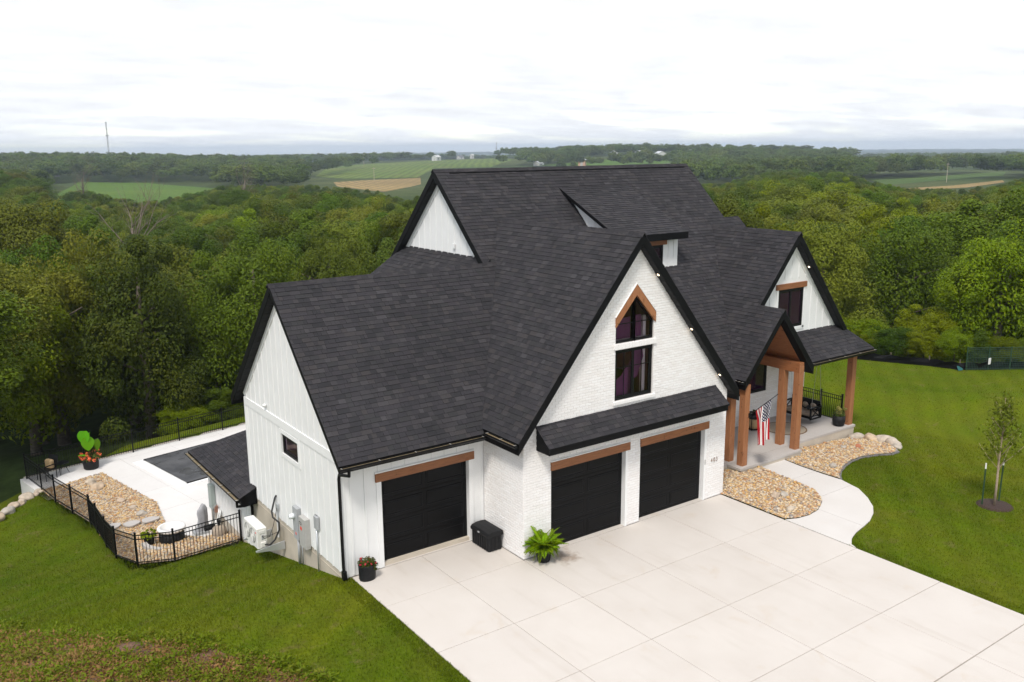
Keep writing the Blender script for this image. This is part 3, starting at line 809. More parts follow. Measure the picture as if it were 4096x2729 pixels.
# --- garage wing roof
RZ1, RY1, S1 = 7.344, 5.384, 1.002
zw = lambda y: RZ1 - abs(RY1 - y) * S1
r_gf = roof_plane([(-4.64, 1.338, zw(1.338)), (-.03, 1.338, zw(1.338)), (2.80, 4.95, zw(4.95)), (2.95, RY1, RZ1), (-4.64, RY1, RZ1)], thick=.13)
r_gr = roof_plane([(-4.636, 9.43, zw(9.43)), (-4.636, RY1, RZ1), (2.95, RY1, RZ1), (2.5, 6.2, zw(6.2)), (2.5, 9.43, zw(9.43))], False)
ridge_caps((-4.64, RY1, RZ1), (3.08, RY1, RZ1), nrm((0, -1, 1)), nrm((0, 1, 1)), r_gf)
# --- brick gable roof
RX2, RZ2, S2 = 3.957, 8.622, 1.214
zb = lambda x: RZ2 - abs(x - RX2) * S2
OF = -.246
r_bl = roof_plane([(-.327, OF, zb(-.327)), (RX2, OF, RZ2), (RX2, 6.95, RZ2), (2.95, 5.6, zb(2.95)), (-.327, 1.75, zb(-.327))])
r_br = roof_plane([(8.241, OF + .004, zb(8.241)), (8.241, 1.7, zb(8.241)), (RX2, 6.95, RZ2), (RX2, OF + .004, RZ2)])
ridge_caps((RX2, OF, RZ2), (RX2, 6.8, RZ2), nrm((-S2, 0, 1)), nrm((S2, 0, 1)), r_bl)
# --- main roof
RYM, RZM, SM = 8.442, 10.232, .98
zm = lambda y: RZM - abs(RYM - y) * SM
XL, XR = 2.46, 14.69
r_m = roof_plane([(XL, RYM, RZM), (XL, 5.25, zm(5.25)), (8.0, 1.2, zm(1.2)), (10.05, 1.2, zm(1.2)), (13.85, 6.05, zm(6.05)), (15.56, 3.75, zm(3.75)), (15.56, 6.31, zm(6.31)), (XR, 6.31, zm(6.31)), (XR, RYM, RZM)])
r_mr = roof_plane([(XL + .004, RYM, RZM), (XR - .004, RYM, RZM), (XR - .004, 13.9, zm(13.9)), (XL + .004, 13.9, zm(13.9))], False)
roof_plane([(14.5, 6.31, zm(6.31)), (15.56, 6.31, zm(6.31)), (15.56, 8.6, zm(6.31) - 2.2), (14.5, 8.6, zm(6.31) - 2.2)], False)
ridge_caps((XL, RYM, RZM), (XR, RYM, RZM), nrm((0, -1, 1)), nrm((0, 1, 1)), r_m)
# continuous ridge vent under the cap
B().box(XL + .55, RYM - .16, RZM - .155, XR - .3, RYM - .15, RZM - .10).obj('ridge_vent', 'fascia_black', r_m)
# --- lower side roof below the left gable triangle
zh = lambda x: 7.33 - (2.64 - x) * 1.0
r_h = roof_plane([(2.76, 5.5, zh(2.76)), (2.76, 11.1, zh(2.76)), (2.31, 11.44, zh(2.31)), (-.9, 13.8, zh(-.9)), (-.9, 5.6, zh(-.9))])
roof_plane([(2.31, 11.44, 7.0), (2.6, 11.44, 7.0), (2.6, 13.8, 3.79), (-.9, 13.8, 3.79)], False)
ridge_caps((2.31, 11.44, zh(2.31)), (-.9, 13.8, zh(-.9)), nrm((-1, 0, 1)), nrm((0, 1, 1)), r_h)
# --- right gable and entry porch: one left slope
RXG, RZG, SG, YG = 13.738, 7.904, 1.21, 1.904
zg = lambda x: RZG - abs(x - RXG) * SG
XP, YP = 11.72, .87
ZP = zg(XP); zpch = lambda x: ZP - abs(x - XP) * SG
r_gl = roof_plane([(9.87, YP, zg(9.87)), (XP, YP, ZP), (XP, YG, ZP), (RXG, YG, RZG), (RXG, 6.2, RZG), (9.87, 1.5, zg(9.87))])
r_gg = roof_plane([(17.136, YG + .004, zg(17.136)), (17.136, 6.2, zg(17.136)), (RXG, 6.2, RZG), (RXG, YG + .004, RZG)])
r_pr = roof_plane([(13.57, YP + .004, zpch(13.57)), (13.57, 2.25, zpch(13.57)), (XP, 2.25, ZP), (XP, YP + .004, ZP)])
ridge_caps((RXG, YG, RZG), (RXG, 6.0, RZG), nrm((-SG, 0, 1)), nrm((SG, 0, 1)), r_gl)
ridge_caps((XP, YP, ZP), (XP, 2.0, ZP), nrm((-SG, 0, 1)), nrm((SG, 0, 1)), r_pr)
# --- porch pent roof with its hip
r_pp = roof_plane([(13.44, 1.1, 3.265), (17.64, 1.1, 3.265), (16.85, 2.21, 4.16), (12.74, 2.21, 4.16)], thick=.12)
r_ph = roof_plane([(17.64, 1.1, 3.265), (17.64, 4.6, 3.265), (16.85, 4.6, 4.16), (16.85, 2.21, 4.16)], thick=.12)
ridge_caps((16.85, 2.21, 4.16), (17.64, 1.1, 3.265), nrm((0, -.8, 1)), nrm((1.1, 0, 1)), r_pp, wid=.11)
# --- awning roof over the two garage doors
aw = B().prism([(.43, .02, 3.665), (.43, -.575, 3.2), (.43, -.575, 3.03), (.43, .02, 3.03)], (6.92, 0, 0)).obj('awning', 'fascia_black', house)
r_aw = roof_plane([(.40, -.60, 3.225), (7.38, -.60, 3.225), (7.38, .0, 3.705), (.40, .0, 3.705)], thick=.035)
# --- shed dormer
zd = lambda y: 7.93 + (y - 4.45) * .485
r_d = roof_plane([(7.30, 4.45, 7.93), (10.685, 4.45, 7.93), (10.685, 7.9, zd(7.9)), (7.30, 7.9, zd(7.9))], thick=.11)
B().box(7.305, 4.430, 7.70, 10.68, 4.449, 7.925).obj('fascia', 'fascia_black', r_d)
# --- lower roof behind the garage
zl_ = lambda x: .21 + .45 * (x + 4.95)
r_l = roof_plane([(-4.95, 8.36, zl_(-4.95)), (-4.36, 8.36, zl_(-4.36)), (-4.36, 8.9, zl_(-4.36)), (-3.0, 8.9, zl_(-3.)), (-3.0, 12.55, zl_(-3.)), (-4.95, 14.0, zl_(-4.95))], thick=.08)
roof_plane([(-4.95, 14.0, zl_(-4.95)), (-3.0, 12.55, zl_(-3.)), (3.0, 12.55, zl_(-3.)), (3.0, 14.0, zl_(-4.95))], False, thick=.08)
roof_plane([(-3.0, 8.9, zl_(-3.)), (-3.0, 12.55, zl_(-3.)), (3.0, 12.55, zl_(-3.)), (3.0, 8.9, zl_(-3.))], False, thick=.08)
ridge_caps((-3.0, 12.55, zl_(-3.)), (-4.95, 14.0, zl_(-4.95)), nrm((-.45, 0, 1)), nrm((0, .45, 1)), r_l, wid=.11)
B().prism([(-4.93, 8.37, .12), (-4.40, 8.37, .36), (-4.40, 8.37, -.08), (-4.86, 8.37, -.08)], (0, .5, 0)).obj('eave_return', 'fascia_black', house)
# sort tabs: the 300 nearest whole ones become pieces, the rest one joined part
order = sorted((i for i, t_ in enumerate(TABS) if t_[5] and t_[4].dot(CAM - t_[3]) > 0 and vis_px(*t_[3], 0)), key=lambda i: (TABS[i][3] - CAM).length)
pick = set(order[:300])
jb = B()
for i, (vs, fs, deck, cen, n, full) in enumerate(TABS):
    if i in pick: mesh_obj('shingle', vs, fs, 'shingle', deck)
    else: jb.add(vs, fs)
tag(jb.obj('shingles', 'shingle', house, recalc=False), kind='stuff')

# ------------------------------------------------------------------ walls
def prof(us, u):
    for (a, b0, t0), (c, b1, t1) in zip(us, us[1:]):
        if a <= u <= c:
            k = (u - a) / (c - a) if c > a else 0
            return b0 + (b1 - b0) * k, t0 + (t1 - t0) * k
    return us[-1][1:]
def front(y0): return lambda u, z, d: (u, y0 - d, z)
def left(x0): return lambda u, z, d: (x0 - d, u, z)
def right(x0): return lambda u, z, d: (x0 + d, u, z)
def wall_panel(name, P, us, holes, mat, th=.16, parent=None):
    bm = B(); br = sorted(set([u for u, _, _ in us] + [h[k] for h in holes for k in (0, 1)]))
    br = [u for u in br if us[0][0] <= u <= us[-1][0]]
    for a, b in zip(br, br[1:]):
        e = 1e-6
        (b0, t0), (b1, t1) = prof(us, a + e), prof(us, b - e)
        segs = []; lo = (b0, b1)
        for h in sorted((h for h in holes if h[0] <= a + e and h[1] >= b - e), key=lambda h: h[2]):
            hz = lambda u: h[3][0] + (h[3][1] - h[3][0]) * (u - h[0]) / (h[1] - h[0])
            segs.append((lo, (h[2], h[2]))); lo = (hz(a), hz(b))
        segs.append((lo, (t0, t1)))
        for (l0, l1), (h0, h1) in segs:
            if h0 - l0 < 1e-4 and h1 - l1 < 1e-4: continue
            for d in (0, -th):
                q = [P(a, l0, d), P(b, l1, d), P(b, h1, d), P(a, h0, d)]
                bm.add(q, [(0, 1, 2, 3)])
    for (a, b, z0, (h0, h1)) in holes:
        q = [(a, z0), (b, z0), (b, h1), (a, h0)]
        for k in range(4):
            (ua, za), (ub, zb_) = q[k], q[(k + 1) % 4]
            bm.add([P(ua, za, 0), P(ub, zb_, 0), P(ub, zb_, -th), P(ua, za, -th)], [(0, 1, 2, 3)])
    return bm.obj(name, mat, parent or house, recalc=False)
def wbox(P, u0, u1, z0, z1, d0, d1):
    b = B(); vs = [P(u, z, d) for d in (d0, d1) for z in (z0, z1) for u in (u0, u1)]
    return b.add(vs, [(0, 2, 3, 1), (4, 5, 7, 6), (0, 1, 5, 4), (2, 6, 7, 3), (0, 4, 6, 2), (1, 3, 7, 5)])
def battens(P, us, holes, wall, start, step=.405, w=.05, dep=.018, z_off=0):
    u = start
    while u < us[-1][0] - .03:
        if u > us[0][0] + .03:
            lo, hi = prof(us, u); segs = []
            for h in sorted((h for h in holes if h[0] - .1 < u < h[1] + .1), key=lambda h: h[2]):
                segs.append((lo, h[2] - .1)); lo = max(h[3]) + .1
            segs.append((lo, hi))
            for a, b in segs:
                if b - a > .08: wbox(P, u - w / 2, u + w / 2, a, b, 0, dep).obj('batten', 'white_siding', wall)
        u += step
def lay_bricks(P, us, holes, wall, z0, z1, ch=.0757, L=.203, g=.010, depth=.009):
    nrow = int((z1 - z0) / ch)
    for r_ in range(nrow):
        za, zb2 = z0 + r_ * ch + g / 2, z0 + (r_ + 1) * ch - g / 2; zm_ = (za + zb2) / 2
        # open interval of this course
        cand = []
        N = 400; u0, u1 = us[0][0], us[-1][0]
        xs_ = [u0 + (u1 - u0) * k / N for k in range(N + 1)]
        ok = [prof(us, x)[0] - .001 <= za and zb2 <= prof(us, x)[1] for x in xs_]
        a = None
        for k in range(N + 1):
            if ok[k] and a is None: a = xs_[k]
            if a is not None and (not ok[k] or k == N): cand.append((a, xs_[k])); a = None
        for h in holes:
            nc = []
            for a, b in cand:
                def inh(u): 
                    return h[0] <= u <= h[1] and za < h[3][0] + (h[3][1] - h[3][0]) * (u - h[0]) / (h[1] - h[0]) and zb2 > h[2]
                ha, hb = h[0], h[1]
                if zb2 <= h[2] or za >= max(h[3]) or hb <= a or ha >= b: nc.append((a, b)); continue
                if za > min(h[3]):          # sloped hole top
                    k = (za - h[3][0]) / (h[3][1] - h[3][0]); uc = h[0] + (h[1] - h[0]) * k
                    if h[3][1] > h[3][0]: ha = uc
                    else: hb = uc
                if ha - a > .02: nc.append((a, min(b, ha)))
                if b - hb > .02: nc.append((max(a, hb), b))
            cand = nc
        off = (r_ % 2) * (L + g) / 2
        for a, b in cand:
            k = math.floor((a - us[0][0] - off) / (L + g)); u = us[0][0] + off + k * (L + g)
            while u < b:
                ua, ub = max(u, a) + g / 2, min(u + L + g, b) - g / 2; u += L + g
                if ub - ua < .03: continue
                d = depth + rnd.uniform(-.003, .003); e = .004
                vs = [P(ua, za, -.002), P(ub, za, -.002), P(ub, zb2, -.002), P(ua, zb2, -.002), P(ua + e, za + e, d), P(ub - e, za + e, d + rnd.uniform(-.002, .002)), P(ub - e, zb2 - e, d), P(ua + e, zb2 - e, d)]
                BRICKS.append((vs, [(4, 5, 6, 7), (0, 1, 5, 4), (1, 2, 6, 5), (2, 3, 7, 6), (3, 0, 4, 7)], wall, Vector(vs[4]), ub - ua > L * .9))

def garage_door(x0, x1, y, h, trim_d):
    """black sectional door, four sections by two raised panels, set back in the opening"""
    d = B(); hs = h / 4
    for k in range(4): d.box(x0 - .04, y + .004, .03 + k * hs + .004, x1 + .04, y + .05, .03 + (k + 1) * hs - .004)
    d.box(x0 - .04, y + .02, .0, x1 + .04, y + .06, h + .1)
    o = d.obj('garage_door', 'black_door', house)
    wpan = (x1 - x0 - .36) / 2
    for r_ in range(4):
        for c in range(2):
            a = x0 + .12 + c * (wpan + .12); b = a + wpan; z0, z1 = .03 + r_ * hs + .10, .03 + (r_ + 1) * hs - .10
            e = .035
            vs = [(a, y + .004, z0), (b, y + .004, z0), (b, y + .004, z1), (a, y + .004, z1)]
            vs += [(a + e * .4, y - .010, z0 + e * .4), (b - e * .4, y - .010, z0 + e * .4), (b - e * .4, y - .010, z1 - e * .4), (a + e * .4, y - .010, z1 - e * .4)]
            vs += [(a + e, y + .002, z0 + e), (b - e, y + .002, z0 + e), (b - e, y + .002, z1 - e), (a + e, y + .002, z1 - e)]
            vs += [(a + 2 * e, y - .006, z0 + 2 * e), (b - 2 * e, y - .006, z0 + 2 * e), (b - 2 * e, y - .006, z1 - 2 * e), (a + 2 * e, y - .006, z1 - 2 * e)]
            fs = [(12, 13, 14, 15)]
            for l in range(3):
                for k in range(4): fs.append((l * 4 + k, l * 4 + (k + 1) % 4, l * 4 + 4 + (k + 1) % 4, l * 4 + 4 + k))
            mesh_obj('panel', vs, fs, 'black_door', o)
    B().box(x0, y - .16, -.012, x1, y + .02, .012).obj('threshold', 'concrete', o)
    return o
def lintel(x0, x1, z0, z1, y):
    B().cbox(x0, y - .055, z0, x1, y + .02, z1, .006).obj('lintel', 'cedar_x', house)

def window(P, u0, u1, z0, z1, d, cols=1, frame='black_metal', glass='dark_glass', grid=None, name='window', sash=2):
    """black framed window in the plane d: frame, panes, muntins"""
    w = wbox(P, u0, u1, z0, z0 + .06, d - .07, d)
    for a in ((u0, u1, z1 - .06, z1), (u0, u0 + .06, z0 + .06, z1 - .06), (u1 - .06, u1, z0 + .06, z1 - .06)):
        q = wbox(P, *a, d - .07, d); w.add(q.v, q.f)
    o = w.obj(name, frame, house)
    sw = (u1 - u0 - .12) / sash
    for k in range(sash):
        a, b = u0 + .06 + k * sw, u0 + .06 + (k + 1) * sw
        s = B()
        for c in ((a, b, z0 + .06, z0 + .11), (a, b, z1 - .11, z1 - .06), (a, a + .045, z0 + .11, z1 - .11), (b - .045, b, z0 + .11, z1 - .11)):
            q = wbox(P, *c, d - .055, d - .012); s.add(q.v, q.f)
        s.obj('sash', frame, o)
        mesh_obj('pane', [P(u_, z_, d - .034) for u_, z_ in ((a + .04, z0 + .10), (b - .04, z0 + .10), (b - .04, z1 - .10), (a + .04, z1 - .10))], [(0, 1, 2, 3)], glass, o)
        if grid:
            for gz in grid[1]: wbox(P, a + .045, b - .045, gz - .012, gz + .012, d - .030, d - .016).obj('muntin', frame, o)
            if grid[0]: wbox(P, (a + b) / 2 - .012, (a + b) / 2 + .012, z0 + .11, z1 - .11, d - .030, d - .018).obj('muntin', frame, o)
    return o

# --- garage wing walls (board and batten)
PF1 = front(1.908); h1 = [(-3.234, -.513, 0.0, (2.455, 2.455))]
us = [(-4.384, .04, 3.55), (.0, .04, 3.55)]
w1 = wall_panel('siding_wall', PF1, [(-4.384, 0.0, 3.55), (0., 0.0, 3.55)], h1, 'white_siding')
battens(PF1, us, [(-3.30, -.45, -.2, (2.62, 2.62))], w1, -4.384 + .28)
garage_door(-3.234, -.513, 2.03, 2.455, 0)
lintel(-3.40, -.34, 2.43, 2.66, 1.908)
for a, b in ((-3.374, -3.234), (-.513, -.373)): wbox(PF1, a, b, .0, 2.43, .0, .03).obj('jamb', 'white_trim', house)
B().box(-3.41, 1.868, 2.662, -.33, 1.90, 2.70).obj('lintel_cap', 'white_trim', house)
PL1 = left(-4.384); hw = [(4.58, 5.80, 2.36, (2.96, 2.96))]
us = [(1.908, .10, 3.52), (5.389, .10, 7.0), (8.871, .10, 3.52)]
w2 = wall_panel('siding_wall', PL1, us, hw, 'white_siding')
battens(PL1, [(1.908, .10, 3.12), (8.871, .10, 3.12)], hw, w2, 1.908 + .28)
battens(PL1, [(1.95, 3.36, 3.4), (5.389, 3.36, 6.85), (8.83, 3.36, 3.4)], [], w2, 1.908 + .28)
wbox(PL1, 1.9, 8.88, 3.12, 3.36, 0, .028).obj('belt_board', 'white_trim', w2)
for a in ((1.88, 2.0), (8.77, 8.89)): wbox(PL1, *a, .10, 3.12, 0, .026).obj('corner_board', 'white_trim', w2)
wbox(PF1, -4.41, -4.28, .02, 3.3, 0, .026).obj('corner_board', 'white_trim', w1)
for s in (1, -1):    # rake trim on the gable
    y0 = 5.389
    B().prism([(-4.384, y0, 7.0), (-4.384, y0 - s * 3.55, 3.46), (-4.384, y0 - s * 3.38, 3.40), (-4.384, y0, 6.79)], (-.024, 0, 0)).obj('rake_trim', 'white_trim', w2)
window(PL1, 4.58, 5.80, 2.36, 2.96, -.02, sash=1)
for a in ((4.46, 5.92, 2.24, 2.36), (4.46, 5.92, 2.96, 3.08), (4.46, 4.58, 2.36, 2.96), (5.80, 5.92, 2.36, 2.96)): wbox(PL1, *a, 0, .03).obj('window_trim', 'white_trim', w2)
B().box(-4.22, 4.5, 2.28, -3.9, 5.9, 3.05).obj('room_wall', 'barrel_wood', house)
B().box(-4.36, 1.92, -2.7, -.02, 8.86, .105).obj('foundation', 'foundation', house)
B().box(-4.372, 2.0, -.075, -4.355, 8.83, -.055).obj('foundation_ledge', 'foundation', house)
wall_panel('siding_wall', lambda u, z, d: (u, 8.871 + d, z), [(-4.384, -.2, 3.4), (2.6, -.2, 3.4)], [], 'white_siding')
# --- lower level wall behind the garage
PLL = left(-4.384)
w3 = wall_panel('siding_wall', PLL, [(8.9, -1.88, .2), (13.75, -1.88, .2)], [], 'white_siding')
battens(PLL, [(8.95, -1.88, .15), (13.7, -1.88, .15)], [], w3, 9.2, .36)
B().box(-4.37, 8.88, -3.0, 3, 13.72, -1.88).obj('foundation', 'foundation', house)
B().box(-4.30, 8.9, -1.9, 3, 13.70, .25).obj('lower_wall', 'white_siding', house)
B().box(-4.92, 8.9, -.02, -4.36, 13.9, .005).obj('soffit', 'fascia_black', house)
# --- brick front
PB = front(0.)
HB = [(.932, 3.672, 0., (2.455, 2.455)), (4.25, 6.997, 0., (2.455, 2.455)), (3.204, 4.671, 3.896, (5.371, 5.371)), (3.204, 3.94, 5.552, (6.1, 6.95)), (3.94, 4.671, 5.552, (6.95, 6.1))]
ub = [(0., 0., 3.5), (3.957, 0., 8.29), (7.939, 0., 3.46)]
wb_ = wall_panel('brick_wall', PB, ub, HB, 'mortar', th=.2)
lay_bricks(PB, ub, [(a - (.0 if z > 3 else .0), b, z, t_) for a, b, z, t_ in HB], wb_, 0.02, 8.29)
PR = left(0.); ur = [(.0, 0., 3.5), (1.905, 0., 3.5)]
wr = wall_panel('brick_wall', PR, ur, [], 'mortar'); lay_bricks(PR, ur, [], wr, .02, 3.5)
PRR = right(7.939); ur2 = [(.0, -.1, 3.46), (4.0, -.1, 3.46)]
wr2 = wall_panel('brick_wall', PRR, ur2, [], 'mortar'); lay_bricks(PRR, ur2, [], wr2, .02, 3.46)
for x0, x1 in ((.932, 3.672), (4.25, 6.997)):
    garage_door(x0, x1, .15, 2.455, 0)
    lintel(x0 - .02, x1 + .14, 2.36, 2.60, 0.)
    B().box(x0 - .03, -.05, 2.602, x1 + .15, 0, 2.625).obj('lintel_cap', 'white_trim', house)
    wbox(PB, x1 - .002, x1 + .075, .0, 2.36, -.17, .012).obj('jamb', 'white_trim', house)
B().box(7.02, -.02, 1.18, 7.06, 0.005, 1.34).obj('keypad', 'grey_panel', house)
# brick sills
for z0, z1 in ((3.80, 3.893), (5.40, 5.549)):
    n = 12
    for k in range(n):
        a = 3.13 + k * (1.62 / n)
        B().cbox(a + .003, -.055, z0, a + 1.62 / n - .003, .02, z1, .006).obj('sill_brick', 'brick', wb_)
    B().box(3.135, -.045, z0 - .0, 4.745, .01, z1 - .008).obj('sill_mortar', 'mortar', wb_)
window(PB, 3.204, 4.671, 3.896, 5.371, -.05, glass='window_glass', grid=(True, (4.83,)))
# pointed window over it
pw = B()
outer = [(3.204, 5.552), (4.671, 5.552), (4.671, 6.1), (3.94, 6.95), (3.204, 6.1)]
inner = [(3.27, 5.62), (4.605, 5.62), (4.605, 6.07), (3.94, 6.84), (3.27, 6.07)]
vs = [PB(u, z, d) for d in (-.05, -.12) for ring in (outer, inner) for u, z in ring]
fs = []
for k in range(5):
    j = (k + 1) % 5
    fs += [(k, j, 5 + j, 5 + k), (10 + k, 15 + k, 15 + j, 10 + j), (5 + k, 5 + j, 15 + j, 15 + k), (k, 10 + k, 10 + j, j)]
pwo = mesh_obj('window', vs, fs, 'black_metal', house, recalc=True)
mesh_obj('pane', [PB(u, z, -.085) for u, z in inner], [(0, 1, 2, 3, 4)], 'window_glass', pwo)
wbox(PB, 3.928, 3.952, 5.62, 6.84, -.085, -.06).obj('muntin', 'black_metal', pwo)
wbox(PB, 3.27, 4.605, 6.08, 6.104, -.085, -.062).obj('muntin', 'black_metal', pwo)
for s in (-1, 1):     # cedar chevron
    x = lambda u: 3.94 + s * (u - 3.94)
    B().prism([(x(3.94), -.05, 7.19), (x(4.70), -.05, 6.31), (x(4.70), -.05, 6.03), (x(3.94), -.05, 6.88)], (0, .07, 0)).obj('chevron_board', 'cedar_z', pwo)
    B().prism([(x(3.94), -.055, 7.225), (x(4.72), -.055, 6.325), (x(4.72), -.055, 6.312), (x(3.94), -.055, 7.195)], (0, .05, 0)).obj('chevron_flashing', 'white_trim', pwo)
# room behind the two windows
rm = B(); rm.box(3.0, .25, 3.6, 4.9, 2.4, 7.0); rm.f = [f[::-1] for i_, f in enumerate(rm.f) if i_ != 2]
rm.obj('room_wall', 'interior_wall', house, recalc=False)
B().prism([(3.27, .20, 3.95), (3.98, .20, 3.95), (3.98, .20, 4.95), (3.62, .20, 4.55), (3.27, .20, 4.35)], (0, .02, 0)).obj('reflection_panel', 'purple_reflection', house)  # added panels behind the glass, shaped and coloured as the purple reflection
B().prism([(3.98, .205, 4.35), (4.25, .205, 4.45), (4.48, .205, 5.0), (4.42, .205, 5.34), (3.98, .205, 5.34)], (0, .02, 0)).obj('reflection_panel', 'purple_reflection', house)
B().prism([(3.25, .30, 5.6), (4.6, .30, 5.6), (4.6, .30, 6.25), (3.25, .30, 6.15)], (0, .02, 0)).obj('reflection_panel', 'purple_reflection', house)
B().box(4.45, .22, 3.9, 4.56, .32, 6.2).obj('room_trim', 'white_trim', house)
B().box(3.2, .22, 5.56, 4.66, .34, 5.60).obj('room_trim', 'white_trim', house)
B().box(3.25, .6, 3.7, 3.75, 1.3, 4.35).obj('room_cabinet', 'interior_dark', house)
B().box(4.0, .9, 3.7, 4.8, 1.6, 4.3).obj('room_cabinet', 'interior_dark', house)
B().lathe([(.03, 0), (.09, .02), (.1, .16), (.08, .22), (.02, .24)], 12, (3.52, .75, 4.85)).obj('lamp_shade', 'lamp_glow', house, True)
# --- house number
def numeral(chars, x, z, h):
    out = []
    strokes = {'4': [[(.62, 0), (.62, 1), (.0, .34), (.95, .34)]], '0': [[(.5 + .40 * math.cos(a), .5 + .5 * math.sin(a)) for a in [k * math.pi / 8 for k in range(17)]]],
               '3': [[(.05, .86), (.25, 1), (.6, .98), (.78, .78), (.6, .56), (.35, .53), (.65, .49), (.85, .26), (.65, .02), (.25, 0), (.02, .15)]]}
    for c in chars:
        for st_ in strokes[c]:
            B().tube([(x + p[0] * h * .62, -.02, z + p[1] * h) for p in st_], .011, 5).obj('house_number', 'number_bronze', wb_)
        x += h * .92
numeral('403', 7.30, 1.20, .125)
B().box(7.27, -.014, 1.165, 7.60, -.008, 1.35).obj('number_plate', 'white_trim', wb_)
# --- main gable triangle
PM = left(2.74)
um = [(5.45, 7.0, 7.02), (8.442, 7.0, 9.92), (11.43, 7.0, 7.02)]
wm = wall_panel('siding_wall', PM, um, [], 'white_siding'); battens(PM, um, [], wm, 5.45 + .2, .40)
for s in (1, -1):
    B().prism([(2.74, 8.442, 9.92), (2.74, 8.442 - s * 3.0, 7.0), (2.74, 8.442 - s * 2.75, 7.0), (2.74, 8.442, 9.68)], (-.024, 0, 0)).obj('rake_trim', 'white_trim', wm)
vb = B().box(-.05, -.07, 0, .0, .07, .16); vb.v = [p + Vector((2.72, 7.62, 7.62)) for p in vb.v]
vb.obj('vent_hood', 'white_trim', wm)
B().box(2.64, 5.0, -2.9, 16.8, 13.6, 6.0).obj('house_core', 'white_siding', house)
B().box(14.0, 5.0, 3, 15.4, 12, 6.9).obj('house_core', 'white_siding', house)
wall_panel('siding_wall', right(14.5), [(5.6, 6.0, 7.0), (8.442, 6.0, 9.9), (11.3, 6.0, 7.0)], [], 'white_siding')
# --- dormer walls
PD = front(4.813); hd = [(8.1, 9.79, 6.70, (7.50, 7.50))]
wd = wall_panel('siding_wall', PD, [(7.54, 6.5, 7.70), (10.541, 6.5, 7.70)], hd, 'white_siding')
for u in (7.85, 10.08, 10.35): wbox(PD, u - .025, u + .025, 6.5, 7.72, 0, .018).obj('batten', 'white_siding', wd)
wbox(PD, 9.79, 9.92, 6.6, 7.5, 0, .022).obj('window_trim', 'white_trim', wd)
window(PD, 8.1, 9.79, 6.70, 7.50, .01, grid=(True, (7.1,)))
B().cbox(7.98, 4.755, 7.50, 9.95, 4.83, 7.70, .006).obj('lintel', 'cedar_x', house)
for P_, x in ((left(7.54), 7.54), (right(10.541), 10.541)):
    wq = wall_panel('siding_wall', P_, [(4.813, 6.5, zd(4.813) - .125), (7.6, 9.2, zd(7.6) - .125)], [], 'white_siding', th=.1)
    for u in (5.2, 5.6, 6.0, 6.4): 
        z_ = zd(u) - .13; wbox(P_, u - .025, u + .025, 6.6, z_, 0, .018).obj('batten', 'white_siding', wq)
# --- right gable wall
PG = front(2.2); hg = [(13.05, 14.50, 4.38, (5.84, 5.84))]
ug = [(11.75, 5.2, 5.22), (13.05, 3.9, 6.75), (13.738, 3.9, 7.58), (16.85, 3.9, 3.92)]
wg = wall_panel('siding_wall', PG, ug, hg, 'white_siding'); battens(PG, [(11.8, 5.2, 5.2), (13.05, 3.9, 6.7), (13.738, 3.9, 7.5), (16.8, 3.9, 3.92)], [(12.97, 14.6, 3., (6.1, 6.1))], wg, 12.2, .40)
window(PG, 13.05, 14.50, 4.38, 5.84, .01)
lintel(12.91, 14.65, 5.84, 6.04, 2.2)
for a in ((12.95, 13.05), (14.50, 14.60)): wbox(PG, *a, 4.3, 5.84, 0, .03).obj('window_trim', 'white_trim', wg)
wbox(PG, 12.93, 14.62, 4.26, 4.38, 0, .03).obj('window_trim', 'white_trim', wg)
B().prism([(13.738, 2.2, 7.58), (16.85, 2.2, 3.9), (16.62, 2.2, 3.9), (13.738, 2.2, 7.30)], (0, -.024, 0)).obj('rake_trim', 'white_trim', wg)
B().box(13.1, 2.45, 3.5, 17.0, 4.3, 3.9).obj('house_core', 'white_siding', house)
# --- porch back wall
PP = front(4.0); hp = [(12.7, 14.95, 1.40, (3.05, 3.05))]
up_ = [(7.95, .18, 3.5), (17.4, .18, 3.5)]
wp = wall_panel('brick_wall', PP, up_, hp, 'mortar'); lay_bricks(PP, up_, hp, wp, .19, 3.5)
wall_panel('siding_wall', right(17.4), [(4.0, -2.9, 3.5), (13.5, -2.9, 3.5)], [], 'white_siding')
window(PP, 12.7, 14.95, 1.40, 3.05, .0, sash=2)
wbox(PP, 12.65, 15.0, 1.31, 1.395, -.02, .04).obj('sill', 'brick', wp)
# entry door
wbox(PP, 10.95, 12.0, .19, 2.5, .0, .03).obj('door_frame', 'black_metal', house)
ed = wbox(PP, 11.02, 11.93, .2, 2.42, .03, .05).obj('door', 'black_door', house)
B().tube([(11.12, 3.92, 1.0), (11.12, 3.92, 1.3)], .012, 6).obj('handle', 'chain_metal', ed)
# --- porch timbers
for x, y in ((10.10, 1.64), (10.10, 1.05), (12.97, 1.70), (12.97, 1.05), (17.07, 1.63)):
    B().cbox(x - .125, y - .125, .178, x + .125, y + .125, 3.05 if x < 11 else 3.28 if x < 17 else 3.14, .008).obj('porch_post', 'cedar_z', house)
for x, zt_ in ((10.10, 3.06), (12.97, 3.40)): B().cbox(x - .127, .94, zt_ - .36, x + .127, 4.0, zt_, .008).obj('porch_beam', 'cedar_y', house)
B().cbox(13.1, 1.50, 2.94, 17.2, 1.76, 3.14, .008).obj('porch_beam', 'cedar_x', house)
B().box(13.1, 1.15, 3.14, 17.5, 4.0, 3.17).obj('porch_ceiling', 'cedar_y', house)
B().box(8.0, 1.3, 3.14, 9.95, 4.0, 3.17).obj('porch_ceiling', 'cedar_y', house)
off_ = (T + .02) * math.sqrt(1 + SG * SG)
